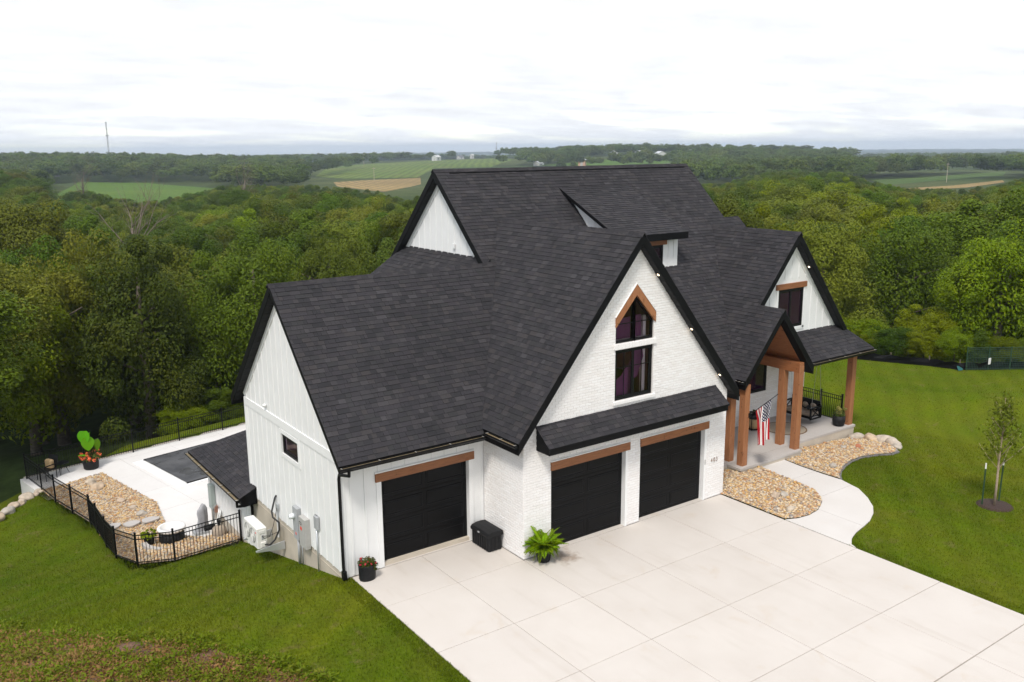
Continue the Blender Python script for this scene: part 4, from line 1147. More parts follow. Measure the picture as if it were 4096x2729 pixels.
for s in (-1, 1):
    nb = 12; w_ = 1.44 / nb
    for k in range(nb):
        xa, xb = XP + s * (k * w_ + .003), XP + s * ((k + 1) * w_ - .003)
        za, zb3 = zpch(xa) - off_, zpch(xb) - off_
        B().prism([(xa, 1.16, za), (xb, 1.16, zb3), (xb, 1.16, zb3 - .03), (xa, 1.16, za - .03)], (0, 2.84, 0)).obj('ceiling_board', 'cedar_y', house)
B().prism([(XP - 1.3, 3.97, 3.2), (XP + 1.3, 3.97, 3.2), (XP, 3.97, 4.9)], (0, .02, 0)).obj('gable_board', 'cedar_x', house)
# pendant lantern under the entry gable
pl = B().box(XP - .10, 2.3, 4.0, XP + .10, 2.5, 4.3); pl.tube([(XP, 2.4, 4.3), (XP, 2.4, 4.95)], .012, 6); pl.obj('pendant_lamp', 'black_metal', house)
# --- soffit boards under the rakes
def soffit(a, b, depth_vec, n_, parent, thick=.012):
    """boards between the eave point a and ridge point b (underside line), running along depth_vec"""
    a, b, dv, n_ = Vector(a), Vector(b), Vector(depth_vec), Vector(n_).normalized()
    L = (b - a).length; k = int(L / .115); d = (b - a) / k
    for i in range(k):
        p, q = a + d * (i + .06), a + d * (i + .94)
        B().prism([p, q, q + dv, p + dv], -n_ * (thick if i % 3 else thick * 1.6)).obj('soffit_board', 'soffit_grey', parent)
un = lambda p, s, ax: Vector(p)
def under(p, n_): return Vector(p) - Vector(n_).normalized() * (T + .001)
nr = Vector((S2, 0, 1)).normalized(); soffit(under((8.2, OF + .03, zb(8.2)), nr), under((RX2 + .1, OF + .03, zb(RX2 + .1)), nr), (0, .21, 0), nr, r_br)
nr = Vector((SG, 0, 1)).normalized(); soffit(under((17.1, YG + .03, zg(17.1)), nr), under((RXG + .1, YG + .03, zg(RXG + .1)), nr), (0, .26, 0), nr, r_gg)
nr = Vector((0, S1, 1)).normalized(); soffit(under((-4.61, 9.4, zw(9.4)), nr), under((-4.61, RY1 + .1, zw(RY1 + .1)), nr), (.22, 0, 0), nr, r_gr)
nr = Vector((0, SM, 1)).normalized(); soffit(under((XL + .03, 11.6, zm(11.6)), nr), under((XL + .03, RYM + .1, zm(RYM + .1)), nr), (.25, 0, 0), nr, r_mr)
# lit downlights in the soffits
def downlight(p, n_, parent):
    n_ = Vector(n_).normalized(); q = n_.to_track_quat('Z', 'Y')
    for r_, mat, dz, nm in ((.05, 'white_trim', -.006, 'downlight_trim'), (.036, 'soffit_lamp', -.010, 'downlight')):
        b_ = B().lathe([(r_, dz), (r_, dz + .004)], 14); b_.v = [q @ p_ + Vector(p) for p_ in b_.v]; b_.obj(nm, mat, parent)
nr = Vector((S2, 0, 1)).normalized()
for x in (4.86, 6.30, 7.62): downlight(under((x, -.10, zb(x)), nr) - nr * .014, nr, r_br)
nr = Vector((SG, 0, 1)).normalized()
downlight(under((14.72, 2.05, zg(14.72)), nr) - nr * .014, nr, r_gg)
# --- gutters
def gutter(a, b, out, z_in=.035, clip_step=.95):
    """open trough from a to b (points on the roof edge), projecting along out"""
    a, b, o_ = Vector(a), Vector(b), Vector(out).normalized(); d = (b - a).normalized(); zv = Vector((0, 0, 1))
    prof_ = [(.0, .0), (.0, -.10), (.075, -.10), (.125, -.045), (.125, .0), (.112, .0), (.112, -.04), (.07, -.09), (.012, -.09), (.012, .0)]
    vs = [p + o_ * u + zv * z for p in (a, b) for u, z in prof_]; m = len(prof_)
    g = mesh_obj('gutter', vs, [(i, (i + 1) % m, m + (i + 1) % m, m + i) for i in range(m)] + [tuple(range(m)), tuple(range(m, 2 * m))], 'black_metal', house, recalc=True)
    B().add([p + o_ * u + zv * z for p in (a + d * .01, b - d * .01) for u, z in ((.012, -.028), (.112, -.028))], [(0, 1, 3, 2)]).obj('gutter_lining', 'tan_inside', g)
    for p in (a, b):
        s = d * .006 if p == a else d * -.006
        B().add([p + o_ * u + zv * z for u, z in ((0, .0), (0, -.1), (.075, -.1), (.125, -.045), (.125, 0))], [(0, 1, 2, 3, 4)]).obj('gutter_cap', 'black_metal', g)
    L = (b - a).length; k = max(2, int(L / clip_step))
    for i in range(k + 1):
        p = a + d * (.06 + (L - .12) * i / k)
        B().prism([p + o_ * .004 + zv * -.012 - d * .012, p + o_ * .12 + zv * -.006 - d * .012, p + o_ * .12 + zv * -.006 + d * .012, p + o_ * .004 + zv * -.012 + d * .012], (0, 0, .006)).obj('gutter_bracket', 'gutter_clip', g)
    return g
gutter((-4.65, 1.338, zw(1.338) - .03), (-.36, 1.338, zw(1.338) - .03), (0, -1, 0))
gutter((-.327, OF + .03, zb(-.327) - .03), (-.327, 1.2, zb(-.327) - .03), (-1, 0, 0), clip_step=.5)
gutter((13.75, 1.1, 3.225), (17.66, 1.1, 3.225), (0, -1, 0))
gutter((-4.95, 8.36, .175), (-4.95, 14.0, .175), (-1, 0, 0), clip_step=.75)
gutter((9.87, YP + .02, zg(9.87) - .03), (9.87, 1.3, zg(9.87) - .03), (-1, 0, 0), clip_step=.2)
# --- downspouts
def spout(path, w=.042, parent=None):
    return B().tube(path, w, 8).obj('downspout', 'black_metal', parent or house, False)
spout([(-4.40, 1.27, zw(1.338) - .11), (-4.40, 1.28, 3.02), (-4.44, 1.60, 2.96), (-4.43, 1.80, 2.90), (-4.43, 1.84, 2.78), (-4.43, 1.84, .5), (-4.43, 1.84, .35), (-4.43, 1.80, .06)])
B().box(-4.48, 1.76, .03, -4.38, 1.88, .26).obj('downspout', 'black_metal', house)
spout([(-5.0, 8.48, .08), (-5.0, 8.5, -.08), (-4.72, 8.62, -.16), (-4.48, 8.75, -.2), (-4.44, 8.78, -.34), (-4.44, 8.78, -1.6)], .045)
# --- wall lights and fittings on the garage side
fl = B().lathe([(.05, 0), (.055, .05), (.03, .1)], 10); fl.v = [Vector((p.z * -1 - 4.40, p.x + 6.93, p.y + 3.52)) for p in fl.v]; fl.obj('security_light', 'white_trim', house, True)
# --- loose ends: bricks
order = sorted((i for i, b_ in enumerate(BRICKS) if b_[4]), key=lambda i: (BRICKS[i][3] - CAM).length if BRICKS[i][2] in (wb_, wr) else 1e9)
pick = set(order[:300])
jb = B()
for i, (vs, fs, wall, cen, full) in enumerate(BRICKS):
    if i in pick: mesh_obj('brick', vs, fs, 'brick', wall)
    else: jb.add(vs, fs)
tag(jb.obj('bricks', 'brick', house, recalc=False), kind='stuff')

# ------------------------------------------------------------------ fences
_pick = {}
def unit_box(name, w, d, mat):
    """a unit-height bar reused by every copy"""
    k = (name, w, d, mat)
    if k not in _pick:
        me = bpy.data.meshes.new(name); b_ = B().box(-w / 2, -d / 2, 0, w / 2, d / 2, 1); me.from_pydata([tuple(v) for v in b_.v], [], b_.f); me.materials.append(MATS[mat]); _pick[k] = me
    return _pick[k]
def bar(name, mesh, parent, p, q):
    """place a unit bar from p to q"""
    p, q = Vector(p), Vector(q); o = bpy.data.objects.new(name, mesh); col.objects.link(o); o.parent = parent
    d = q - p; o.location = p; o.scale = (1, 1, d.length)
    o.rotation_mode = 'QUATERNION'; o.rotation_quaternion = d.to_track_quat('Z', 'Y')
    return o
def fence(label, pts, H=1.08, step=.105, cap=True, name='metal_fence', cat='fence', posts=None):
    base = Vector(pts[0]); f_ = thing(name, label, cat, base)
    pm, rm_, km = unit_box('post', .055, .055, 'black_metal'), unit_box('rail', .026, .026, 'black_metal'), unit_box('picket', .016, .016, 'black_metal')
    L = [Vector(p) - base for p in pts]
    for i, p in enumerate(L):
        if posts is None or posts[i]:
            bar('post', pm, f_, p + Vector((0, 0, -.15)), p + Vector((0, 0, H + .05)))
            B().prism([p + Vector((a, b, H + .05)) for a, b in ((-.034, -.034), (.034, -.034), (.034, .034), (-.034, .034))], (0, 0, .025)).obj('post_cap', 'black_metal', f_)
    for p, q in zip(L, L[1:]):
        for z in (H - .03, H - .17, .12): bar('rail', rm_, f_, p + Vector((0, 0, z)), q + Vector((0, 0, z)))
        d = q - p; n = int(Vector((d.x, d.y)).length / step)
        for k in range(1, n):
            a = p + d * k / n; bar('picket', km, f_, a + Vector((0, 0, .05)), a + Vector((0, 0, H - .02)))
    return f_
gz = lambda x, y: (x, y, max(ground(x, y), PATIO_Z) if pad_d(x, y) < 0 else PATIO_Z)
fence('black picket fence from the garage foundation round the near end of the pool gravel', [gz(-4.45, 10.12), gz(-6.67, 9.97), gz(-7.67, 10.65), gz(-7.98, 12.44), gz(-7.99, 14.0), gz(-7.99, 15.5)])
fence('black metal gate panel in the side run of the pool fence beside the river rock', [gz(-7.995, 15.56), gz(-8.035, 16.46)], H=1.04, step=.09, name='fence_gate', cat='gate')
fence('black metal picket fence running along the boulders and the back edge of the pool patio', [gz(-8.04, 16.54), gz(-8.40, 18.11), gz(-8.75, 19.66), gz(-9.0, 21.35), (-9.32, 23.2, PATIO_Z), (-6.96, 23.66, PATIO_Z), (-4.82, 24.07, PATIO_Z), (-2.62, 24.49, PATIO_Z), (-.4, 24.91, PATIO_Z), (1.8, 25.33, PATIO_Z)])
fence('black metal picket fence at the open end of the front porch', [(17.34, 4.05, .05), (17.34, 3.1, .05), (17.34, 2.12, .05)], H=1.12, step=.085)
# ------------------------------------------------------------------ leaf helpers
def leaf_cloud(rg, n, cen, rad, size, up_bias=.4, shell=.55):
    d = rg.normal(size=(n, 3)); d /= np.linalg.norm(d, axis=1)[:, None]
    r_ = (shell + (1 - shell) * rg.uniform(0, 1, n) ** .6)[:, None]
    C_ = np.asarray(cen) + d * r_ * np.asarray(rad)
    nrm_ = d + rg.normal(size=(n, 3)) * .55; nrm_[:, 2] += up_bias; nrm_ /= np.linalg.norm(nrm_, axis=1)[:, None]
    t_ = np.cross(nrm_, rg.normal(size=(n, 3))); t_ /= np.linalg.norm(t_, axis=1)[:, None]
    b_ = np.cross(nrm_, t_); s = (size * rg.uniform(.6, 1.35, n))[:, None]
    return np.stack([C_ - t_ * s, C_ + b_ * s * .5, C_ + t_ * s, C_ - b_ * s * .5], axis=1)
def pot(parent, prof_, mat='black_plastic', soil_z=None, sx=1, sy=1):
    p = B().lathe(prof_, 26, sx=sx, sy=sy).obj('pot', mat, parent, True)
    zt, rt_ = max(z for r_, z in prof_), [r_ for r_, z in prof_][-1]
    return p
# flower tub at the garage corner
th = thing('flower_pot', 'black oval tub of red trailing flowers by the single garage door', 'planter', (-3.90, 1.56, 0))
pot(th, [(.20, 0), (.215, .05), (.222, .38), (.228, .42), (.205, .42), (.20, .36)], sx=1.05, sy=.85)
rg = np.random.RandomState(31)
quads_obj('foliage', np.concatenate([leaf_cloud(rg, 520, (0, 0, .46), (.25, .22, .13), .032), leaf_cloud(rg, 120, (.16, -.12, .36), (.1, .08, .14), .03)]), 'pot_leaf', th)
for k in range(11):
    a = rg.uniform(0, 6.28); r_ = rg.uniform(.1, .26); q = leaf_cloud(rg, 10, (math.cos(a) * r_, math.sin(a) * r_ * .9, .46 + rg.uniform(0, .14) * (1.2 - r_ * 3)), (.022,) * 3, .022)
    quads_obj('flower', q, 'flower_red', th)
# fern
th = thing('fern_pot', 'ribbed black pot of bright green fern at the brick corner', 'planter', (.40, -.36, 0))
fp = B().lathe([(.14, 0), (.16, .02), (.225, .36), (.245, .44), (.215, .44), (.20, .38)], 30).obj('pot', 'black_plastic', th, True)
for k in range(15):
    a = 2 * math.pi * k / 15
    B().tube([(.163 * math.cos(a), .163 * math.sin(a), .03), (.228 * math.cos(a), .228 * math.sin(a), .37)], .011, 5).obj('pot_rib', 'black_plastic', fp)
def frond(L, curve, seed):
    rg = np.random.RandomState(seed); Q = []
    n = 22
    for i in range(n):
        t_ = (i + .5) / n; y = L * (t_ - .12 * curve * t_ * t_); z = L * (.75 * t_ - curve * t_ * t_)
        w = L * .20 * math.sin(math.pi * min(1, t_ * .85 + .15)) ** .8
        for s in (-1, 1):
            c = np.array([0, y, z]); tip = c + np.array([s * w, w * .35, -w * .25 + rg.normal() * .006]); m = (c + tip) / 2
            Q.append([c, m + np.array([0, .021, .006]), tip, m - np.array([0, .021, -.002])])
    Q.append([[-.004, 0, 0], [.004, 0, 0], [.003, L * .5, L * (.375 - .25 * curve)], [-.003, L * .5, L * (.375 - .25 * curve)]])
    return np.array(Q)
fr = [quads_obj('frond', frond(L, c, i), 'fern_leaf', th) for i, (L, c) in enumerate(((.62, .70), (.56, 1.0), (.70, .50), (.50, 1.25)))]
for o in fr: o.location = (0, 0, .42)
for i in range(150):
    src = fr[i % 4]; o = copy_to(src, th, (rg.uniform(-.06, .06), rg.uniform(-.06, .06), .40), (rg.uniform(-.3, .65), rg.uniform(-.3, .3), rg.uniform(0, 6.28)), (1, 1, 1)); s = rg.uniform(.6, 1.08); o.scale = (s, s, s)
for o in fr: o.rotation_euler = (0.2, 0, rg.uniform(0, 6.28))
# storage box
th = thing('deck_box', 'black ribbed plastic storage box against the brick return', 'storage box', (-.32, 1.34, 0), 0)
bx = B()
bx.cbox(-.20, -.42, .02, .24, .40, .44, .03).obj('bin', 'black_plastic', th)
for k in range(7): B().cbox(-.225, -.36 + k * .115, .03, -.19, -.30 + k * .115, .42, .008).obj('rib', 'black_plastic', th)
for k in range(3): B().cbox(-.12 + k * .13, -.44, .03, -.06 + k * .13, -.41, .42, .008).obj('rib', 'black_plastic', th)
lid = B()
for k in range(9):
    pass
pts_ = [(-.245, .43), (-.25, .49), (-.20, .55), (-.05, .585), (.1, .59), (.25, .57), (.27, .49), (.265, .43)]
B().prism([(x, -.45, z) for x, z in pts_], (0, .88, 0)).obj('lid', 'black_plastic', th)
B().box(-.262, -.03, .46, -.245, .05, .50).obj('latch', 'grey_metal', th)
for x in (-.15, .18):
    for y in (-.36, .34): B().box(x - .04, y - .04, 0, x + .04, y + .04, .03).obj('foot', 'black_plastic', th)
# ------------------------------------------------------------------ equipment on the garage side wall
XW = -4.384
th = thing('heat_pump', 'white wall-mounted heat pump unit with two fans on steel brackets', 'heat pump', (-5.04, 6.75, -.62))
b0 = B().cbox(-.155, -.56, .03, .155, .56, .66, .02).obj('casing', 'ac_white', th)
for y in (.27, -.20):
    g = B().lathe([(.225, 0), (.225, .012), (.21, .012), (.21, 0)], 28); g.v = [Vector((-.157 - p.z, p.x + y, p.y + .36)) for p in g.v]; go = g.obj('fan_ring', 'ac_grille', th)
    g = B().lathe([(.205, 0), (.205, .003)], 28); g.v = [Vector((-.157 - p.z, p.x + y, p.y + .36)) for p in g.v]; g.obj('fan_disc', 'ac_grille', th)
    for k in range(7):
        r_ = .03 + k * .028; g = B().tube([(-.166, y + r_ * math.cos(a), .36 + r_ * math.sin(a)) for a in [j * math.pi / 12 for j in range(25)]], .004, 4); g.obj('fan_guard', 'ac_white', th)
    for k in range(4):
        a = k * math.pi / 4; B().tube([(-.168, y + .2 * math.cos(a), .36 + .2 * math.sin(a)), (-.168, y - .2 * math.cos(a), .36 - .2 * math.sin(a))], .004, 4).obj('fan_guard', 'ac_white', th)
B().box(-.162, -.50, .50, -.156, -.42, .53).obj('badge', 'red_print', th)
B().cbox(-.06, -.60, .08, .10, -.555, .22, .01).obj('valve_cover', 'ac_white', th)
B().box(-.08, -.575, .50, .08, -.558, .58).obj('side_grip', 'ac_white', th)
B().box(-.02, -.57, .30, .03, -.558, .44).obj('junction', 'grey_metal', th)
for y in (-.62, .45):
    B().prism([(.655, y, .10), (.655, y, -.16), (-.23, y, -.04), (-.23, y, .0), (.0, y, .03)], (0, .045, 0)).obj('bracket', 'pale_metal', th)
B().tube([(.05, -.58, .14), (.2, -.62, .10), (.36, -.62, .22), (.50, -.64, .5), (.52, -.6, .72), (.40, -.45, .86), (.42, -.32, 1.0), (.52, -.24, 1.2), (.60, -.18, 1.36), (.65, -.16, 1.40)], .028, 7).obj('insulated_pipe', 'rubber_black', th, True)
B().tube([(-.0, -.58, .40), (.05, -.62, .34), (.2, -.62, .36), (.38, -.5, .62), (.55, -.35, 1.0), (.62, -.3, 1.2)], .009, 5).obj('cable', 'rubber_black', th, True)
B().tube([(.0, -.58, .42), (.2, -.60, .38), (.5, -.62, .45)], .008, 5).obj('cable', 'rubber_black', th, True)
B().cbox(.575, -.36, 1.02, .65, -.22, 1.20, .01).obj('disconnect_box', 'pale_metal', th)
B().tube([(.62, -.28, 1.02), (.62, -.28, .1)], .015, 6).obj('conduit', 'grey_metal', th)
B().tube([(.64, -.15, 1.3), (.64, -.15, .05)], .03, 6).obj('line_cover', 'white_trim', th)
th = thing('electric_meter', 'grey electric meter cabinet with round glass meter and red sticker', 'electric meter', (XW, 4.84, -.66))
B().cbox(-.13, -.17, .72, .0, .17, 1.68, .01).obj('cabinet', 'grey_metal', th)
g = B().lathe([(.085, 0), (.085, .05), (.075, .07), (.07, .13), (.0, .135)], 20); g.v = [Vector((-.13 - p.z, p.x + .08, p.y + 1.40)) for p in g.v]; g.obj('meter_dial', 'lens_glass', th, True)
B().box(-.134, -.05, .86, -.13, .02, .93).obj('sticker', 'red_print', th)
B().tube([(-.06, .0, .73), (-.06, .0, -.05)], .045, 8).obj('conduit', 'grey_metal', th, True)
B().tube([(-.05, -.2, .62), (-.05, -.24, .45), (-.05, -.24, .0)], .02, 6).obj('conduit', 'grey_metal', th, True)
th = thing('breaker_panel', 'grey breaker cabinet with black display and red warning sticker', 'electrical panel', (XW, 4.28, .02))
B().cbox(-.16, -.22, .0, .0, .22, .88, .01).obj('cabinet', 'grey_panel', th)
B().box(-.166, .02, .66, -.16, .17, .74).obj('display', 'black_plastic', th)
B().box(-.169, .045, .675, -.165, .145, .725).obj('display_rim', 'grey_panel', th)
B().box(-.164, .0, .50, -.16, .12, .60).obj('sticker', 'red_print', th)
th = thing('utility_box', 'small rounded grey utility box on a thin conduit by the garage corner', 'utility box', (XW, 3.45, -.42))
B().cbox(-.10, -.12, 1.28, .0, .12, 1.66, .03).obj('cover', 'grey_metal', th, False)
B().tube([(-.05, .04, 1.3), (-.05, .04, -.05)], .022, 6).obj('conduit', 'pale_metal', th, True)
B().box(-.02, .33, .62, .0, .41, .74).obj('outlet', 'white_trim', th)
# ------------------------------------------------------------------ porch things
th = thing('porch_swing', 'black porch swing bench with X shaped ends and tan cushions', 'porch swing', (16.05, 3.08, .18))
st = B().box(-.32, -.66, .30, .32, .66, .34)
st.obj('seat', 'black_metal', th)
for z0, z1, x in ((.24, .32, -.33), (.24, .32, .29)): B().box(x, -.72, z0, x + .05, .72, z1).obj('seat_rail', 'black_metal', th)
bk = B().box(.30, -.68, .36, .35, .68, .86); bk.obj('backrest', 'black_metal', th)
for y in (-.70, .66):
    B().box(-.34, y, .24, -.28, y + .05, .68).obj('arm_post', 'black_metal', th)
    B().box(.28, y, .24, .34, y + .05, .68).obj('arm_post', 'black_metal', th)
    B().box(-.37, y - .01, .66, .36, y + .07, .70).obj('armrest', 'black_metal', th)
    B().box(-.34, y, .20, .34, y + .05, .25).obj('arm_rail', 'black_metal', th)
    for s in (-1, 1): B().tube([(-.29 * s, y + .025, .26), (.29 * s, y + .025, .66)], .022, 5).obj('cross_bar', 'black_metal', th)
for y in (-.32, .32): B().cbox(-.30, y - .31, .34, .28, y + .31, .46, .03).obj('seat_cushion', 'cushion_tan', th)
for y, m_, s in ((-.42, 'cushion_tan', .24), (-.05, 'cushion_tan', .22), (.36, 'cushion_tan', .24), (-.30, 'cushion_dark', .16)):
    c_ = B().lathe([(0, -.08), (s * .7, -.06), (s, 0), (s * .7, .06), (0, .08)], 4); 
    mx_ = Matrix.Translation((.20 if m_ == 'cushion_tan' else .06, y, .46 + s * .72)) @ Matrix.Rotation(R(72), 4, 'Y') @ Matrix.Rotation(R(45), 4, 'Z')
    c_.v = [mx_ @ p for p in c_.v]; o = c_.obj('pillow', m_, th, True)
    md = o.modifiers.new('round', 'SUBSURF'); md.levels = md.render_levels = 2
for y in (-.68, .68):
    for x in (-.31, .31): B().tube([(x, y, .66), (x * .4, y, 2.2), (x * .2, y, 2.96)], .008, 5).obj('chain', 'chain_metal', th)
th = thing('barrel_table', 'round wooden barrel side table with black rails and top on the porch', 'side table', (13.57, 3.42, .18))
B().lathe([(.20, .04), (.225, .2), (.22, .42), (.21, .46)], 20).obj('barrel', 'barrel_wood', th, True)
for z in (.03, .46): B().lathe([(.235, z), (.235, z + .04), (.2, z + .04)], 20).obj('hoop', 'black_metal', th)
for k in range(4):
    a = k * math.pi / 2 + .4; B().tube([(.235 * math.cos(a), .235 * math.sin(a), 0), (.235 * math.cos(a), .235 * math.sin(a), .62)], .014, 5).obj('leg', 'black_metal', th)
B().lathe([(.25, .62), (.25, .655), (.24, .66)], 22).obj('table_top', 'black_metal', th)
th = thing('small_plant', 'tiny green plant in a dish on the barrel table', 'plant', (13.57, 3.42, .84))
B().lathe([(.06, 0), (.09, .05), (.08, .05)], 12).obj('dish', 'black_metal', th)
quads_obj('foliage', leaf_cloud(np.random.RandomState(3), 40, (0, 0, .09), (.07, .07, .05), .03), 'pot_leaf', th)
rug = tag(B().lathe([(.78, 0), (.78, .010)], 48).obj('round_rug', 'rug'), 'round tan woven rug with a dark rim on the porch slab', 'rug')
rug.location = (14.62, 2.72, .181)
g = B().lathe([(.82, 0), (.82, .014), (.77, .014), (.77, 0)], 48).obj('rug_border', 'rug_rim', rug)
th = thing('flower_pot', 'black round pot of pale yellow green hydrangeas at the porch corner', 'planter', (16.60, 1.72, .18))
B().lathe([(.15, 0), (.21, .04), (.245, .22), (.24, .42), (.22, .42), (.21, .36)], 28).obj('pot', 'black_plastic', th, True)
rg = np.random.RandomState(8)
quads_obj('foliage', leaf_cloud(rg, 260, (0, 0, .50), (.24, .22, .16), .05), 'pot_leaf', th)
for k in range(9):
    a, r_ = rg.uniform(0, 6.28), rg.uniform(.05, .24)
    quads_obj('bloom', leaf_cloud(rg, 90, (math.cos(a) * r_ - .05, math.sin(a) * r_, .62 + rg.uniform(-.06, .14)), (.085, .085, .07), .026), 'hydrangea_leaf', th)
# flag on the front left post
th = thing('flag', 'stars and stripes flag hanging in folds from a pole on the cedar post', 'flag', (10.20, .925, 1.97))
B().box(-.03, -.01, -.08, .03, .012, .08).obj('bracket', 'black_metal', th)
tip = Vector((.05, -1.09, .98)); pd = tip.normalized()
B().tube([(0, 0, 0), tuple(tip)], .013, 8).obj('pole', 'flag_pole_metal', th, True)
B().lathe([(.0, -.02), (.024, 0), (.0, .024)], 8, tuple(tip)).obj('finial', 'black_metal', th, True)
t_ = NT('flag_cloth')
uvn = t_.new('ShaderNodeTexCoord').outputs['UV']; sx_ = t_.new('ShaderNodeSeparateXYZ'); t_.l.new(uvn, sx_.inputs[0]); fu, fv = sx_.outputs[0], sx_.outputs[1]   # u along the fly, v up the hoist
stripe = t_.math('MODULO', t_.math('FLOOR', t_.math('MULTIPLY', fv, 13)), 2.0)
c = t_.mix(stripe, (.42, .012, .02), (.80, .79, .78))
canton = t_.math('MULTIPLY', t_.math('LESS_THAN', fu, .40), t_.math('GREATER_THAN', fv, 6 / 13))
au = t_.math('MULTIPLY', fu, 11 / .4 / 2); av = t_.math('MULTIPLY', t_.math('SUBTRACT', fv, 6 / 13), 9 / (7 / 13) / 2)
def dots(ou, ov):
    a = t_.math('SUBTRACT', t_.math('FRACT', t_.math('ADD', au, ou)), .5); b = t_.math('SUBTRACT', t_.math('FRACT', t_.math('ADD', av, ov)), .5)
    return t_.math('LESS_THAN', t_.math('ADD', t_.math('MULTIPLY', a, a), t_.math('MULTIPLY', b, b)), .05)
star = t_.math('MAXIMUM', dots(0, 0), dots(.5, .5))
c = t_.mix(canton, c, t_.mix(star, (.010, .012, .055), (.8, .8, .8)))
t_.surf(c, .8, spec=.2)
nu, nv = 40, 26; me = bpy.data.meshes.new('cloth'); vs, uvs = [], []
for j in range(nv + 1):
    for i in range(nu + 1):
        h, f_ = j / nv, i / nu            # h: 0 pole side low .. 1 at the tip; f_: fly, hanging down
        g_ = sm(0, .35, f_)
        hp_ = tip - pd * (.30 + .80 * (1 - h))
        # folds gather towards the pole tip as the cloth hangs
        gather = Vector((.05, -.56 + .52 * (.5 - h), 0))
        x = hp_.x * (1 - g_) + gather.x * g_ + .07 * g_ * math.sin(h * 12 + f_ * 1.5) + .03 * f_
        y = hp_.y * (1 - g_) + gather.y * g_ + .03 * g_ * math.cos(h * 11 + f_ * 2)
        z = hp_.z - f_ * 1.32 * (1 - .06 * math.sin(h * 9)) - g_ * (.22 * (h - .2))
        vs.append((x, y, z)); uvs.append((f_, h))
fs = [(j * (nu + 1) + i, j * (nu + 1) + i + 1, (j + 1) * (nu + 1) + i + 1, (j + 1) * (nu + 1) + i) for j in range(nv) for i in range(nu)]
me.from_pydata(vs, [], fs); ul = me.uv_layers.new(name='UVMap')
for lp in me.loops: ul.data[lp.index].uv = uvs[lp.vertex_index]
me.polygons.foreach_set('use_smooth', [True] * len(me.polygons)); me.materials.append(t_.m)
o = bpy.data.objects.new('cloth', me); col.objects.link(o); o.parent = th
# ------------------------------------------------------------------ rocks
def rock(name, label, loc, s, seed, cat='rock', mat='boulder', group=None, flat=.65):
    rg = np.random.RandomState(seed)
    bm = bmesh.new(); bmesh.ops.create_icosphere(bm, subdivisions=3, radius=1)
    ph = rg.uniform(0, 6, 6)
    for v in bm.verts:
        p = v.co; k = 1 + .16 * math.sin(2.1 * p.x + ph[0]) * math.cos(2.4 * p.y + ph[1]) + .10 * math.sin(4 * p.z + 3 * p.x + ph[2]) + .05 * math.sin(7 * p.y + ph[3])
        v.co = Vector((p.x * s[0], p.y * s[1], p.z * s[2])) * k
    me = bpy.data.meshes.new(name); bm.to_mesh(me); bm.free(); me.materials.append(MATS[mat]); me.polygons.foreach_set('use_smooth', [True] * len(me.polygons))
    o = bpy.data.objects.new(name, me); col.objects.link(o); o.location = (loc[0], loc[1], loc[2] + s[2] * .45); o.rotation_euler = (0, 0, rg.uniform(0, 6.28))
    return tag(o, label, cat, group)
k_ = 0
for (x, y), s, lab in (((8.35, 1.05), .17, 'red brown rock in the river rock by the porch stoop corner'), ((9.0, -1.25), .17, 'tan rounded rock paired with a white one in the left bed'), ((9.3, -1.35), .14, 'whitish rounded rock paired with a tan one in the left bed'), ((10.35, .55), .14, 'dark brown rock where the walkway meets the stoop'),
        ((12.75, -.72), .18, 'pale rounded rock in the bed near the walkway'), ((12.62, -.60), .10, 'small grey brown rock tucked behind the pale one'), ((13.9, .62), .12, 'brown rock in the middle of the right rock bed'), ((15.2, .52), .11, 'dark flat rock below the porch front'), ((15.75, .25), .14, 'brick red rock in the right rock bed'), ((8.5, -2.2), .15, 'flat grey rock near the driveway corner of the left bed')):
    k_ += 1; rock('rock', lab, (x, y, gravel_z(x, y)), (s, s * .75, s * .62), 40 + k_, mat='red_rock' if 'red' in lab.split() else 'boulder')
for i, ((x, y), s) in enumerate((((16.95, 1.15), .28), ((17.28, .72), .30), ((17.42, .22), .33), ((17.30, -.22), .30), ((17.05, -.50), .2))):
    rock('boulder', ('first', 'second', 'third', 'fourth', 'last')[i] + ' tan boulder from the porch corner closing the right rock bed', (x, y, yard(x, y)), (s, s * .75, s * .65), 70 + i, 'boulder', group='boulders at the end of the porch rock bed')
for i, ((x, y), s, lab) in enumerate((((-7.25, 20.9), .25, 'grey oblong boulder at the back of the pool rock bed'), ((-7.1, 20.1), .30, 'large pale flat topped boulder in the pool rock bed'), ((-6.65, 18.0), .18, 'orange tan round boulder in the pool rock bed'), ((-6.45, 17.0), .16, 'tan boulder sunk in the pool rock bed'), ((-6.3, 16.1), .20, 'pinkish tan boulder near the flagstones'))):
    rock('boulder', lab, (x, y, gravel_z(x, y) - .02), (s, s * .8, s * .6), 90 + i, 'boulder')
bl = [(-10.95, 19.2, .55), (-10.45, 19.75, .42), (-10.15, 20.25, .36), (-9.85, 20.6, .30), (-9.62, 20.92, .45), (-9.28, 21.15, .24), (-9.1, 21.42, .30), (-8.98, 21.62, .22), (-11.6, 18.7, .5), (-10.8, 19.6, .3), (-9.95, 20.35, .26)]
ORD = ['first', 'second', 'third', 'fourth', 'fifth', 'sixth', 'seventh', 'eighth', 'ninth', 'tenth', 'eleventh']
bl.sort(key=lambda b_: math.hypot(b_[0] + 9.0, b_[1] - 21.7))
for i, (x, y, s) in enumerate(bl): rock('boulder', ORD[i] + ' boulder from the retaining wall in the row edging the left lawn', (x, y, ground(x, y) - .02), (s * .66, s * .55, s * .46), 120 + i, 'boulder', group='boulders edging the left lawn')
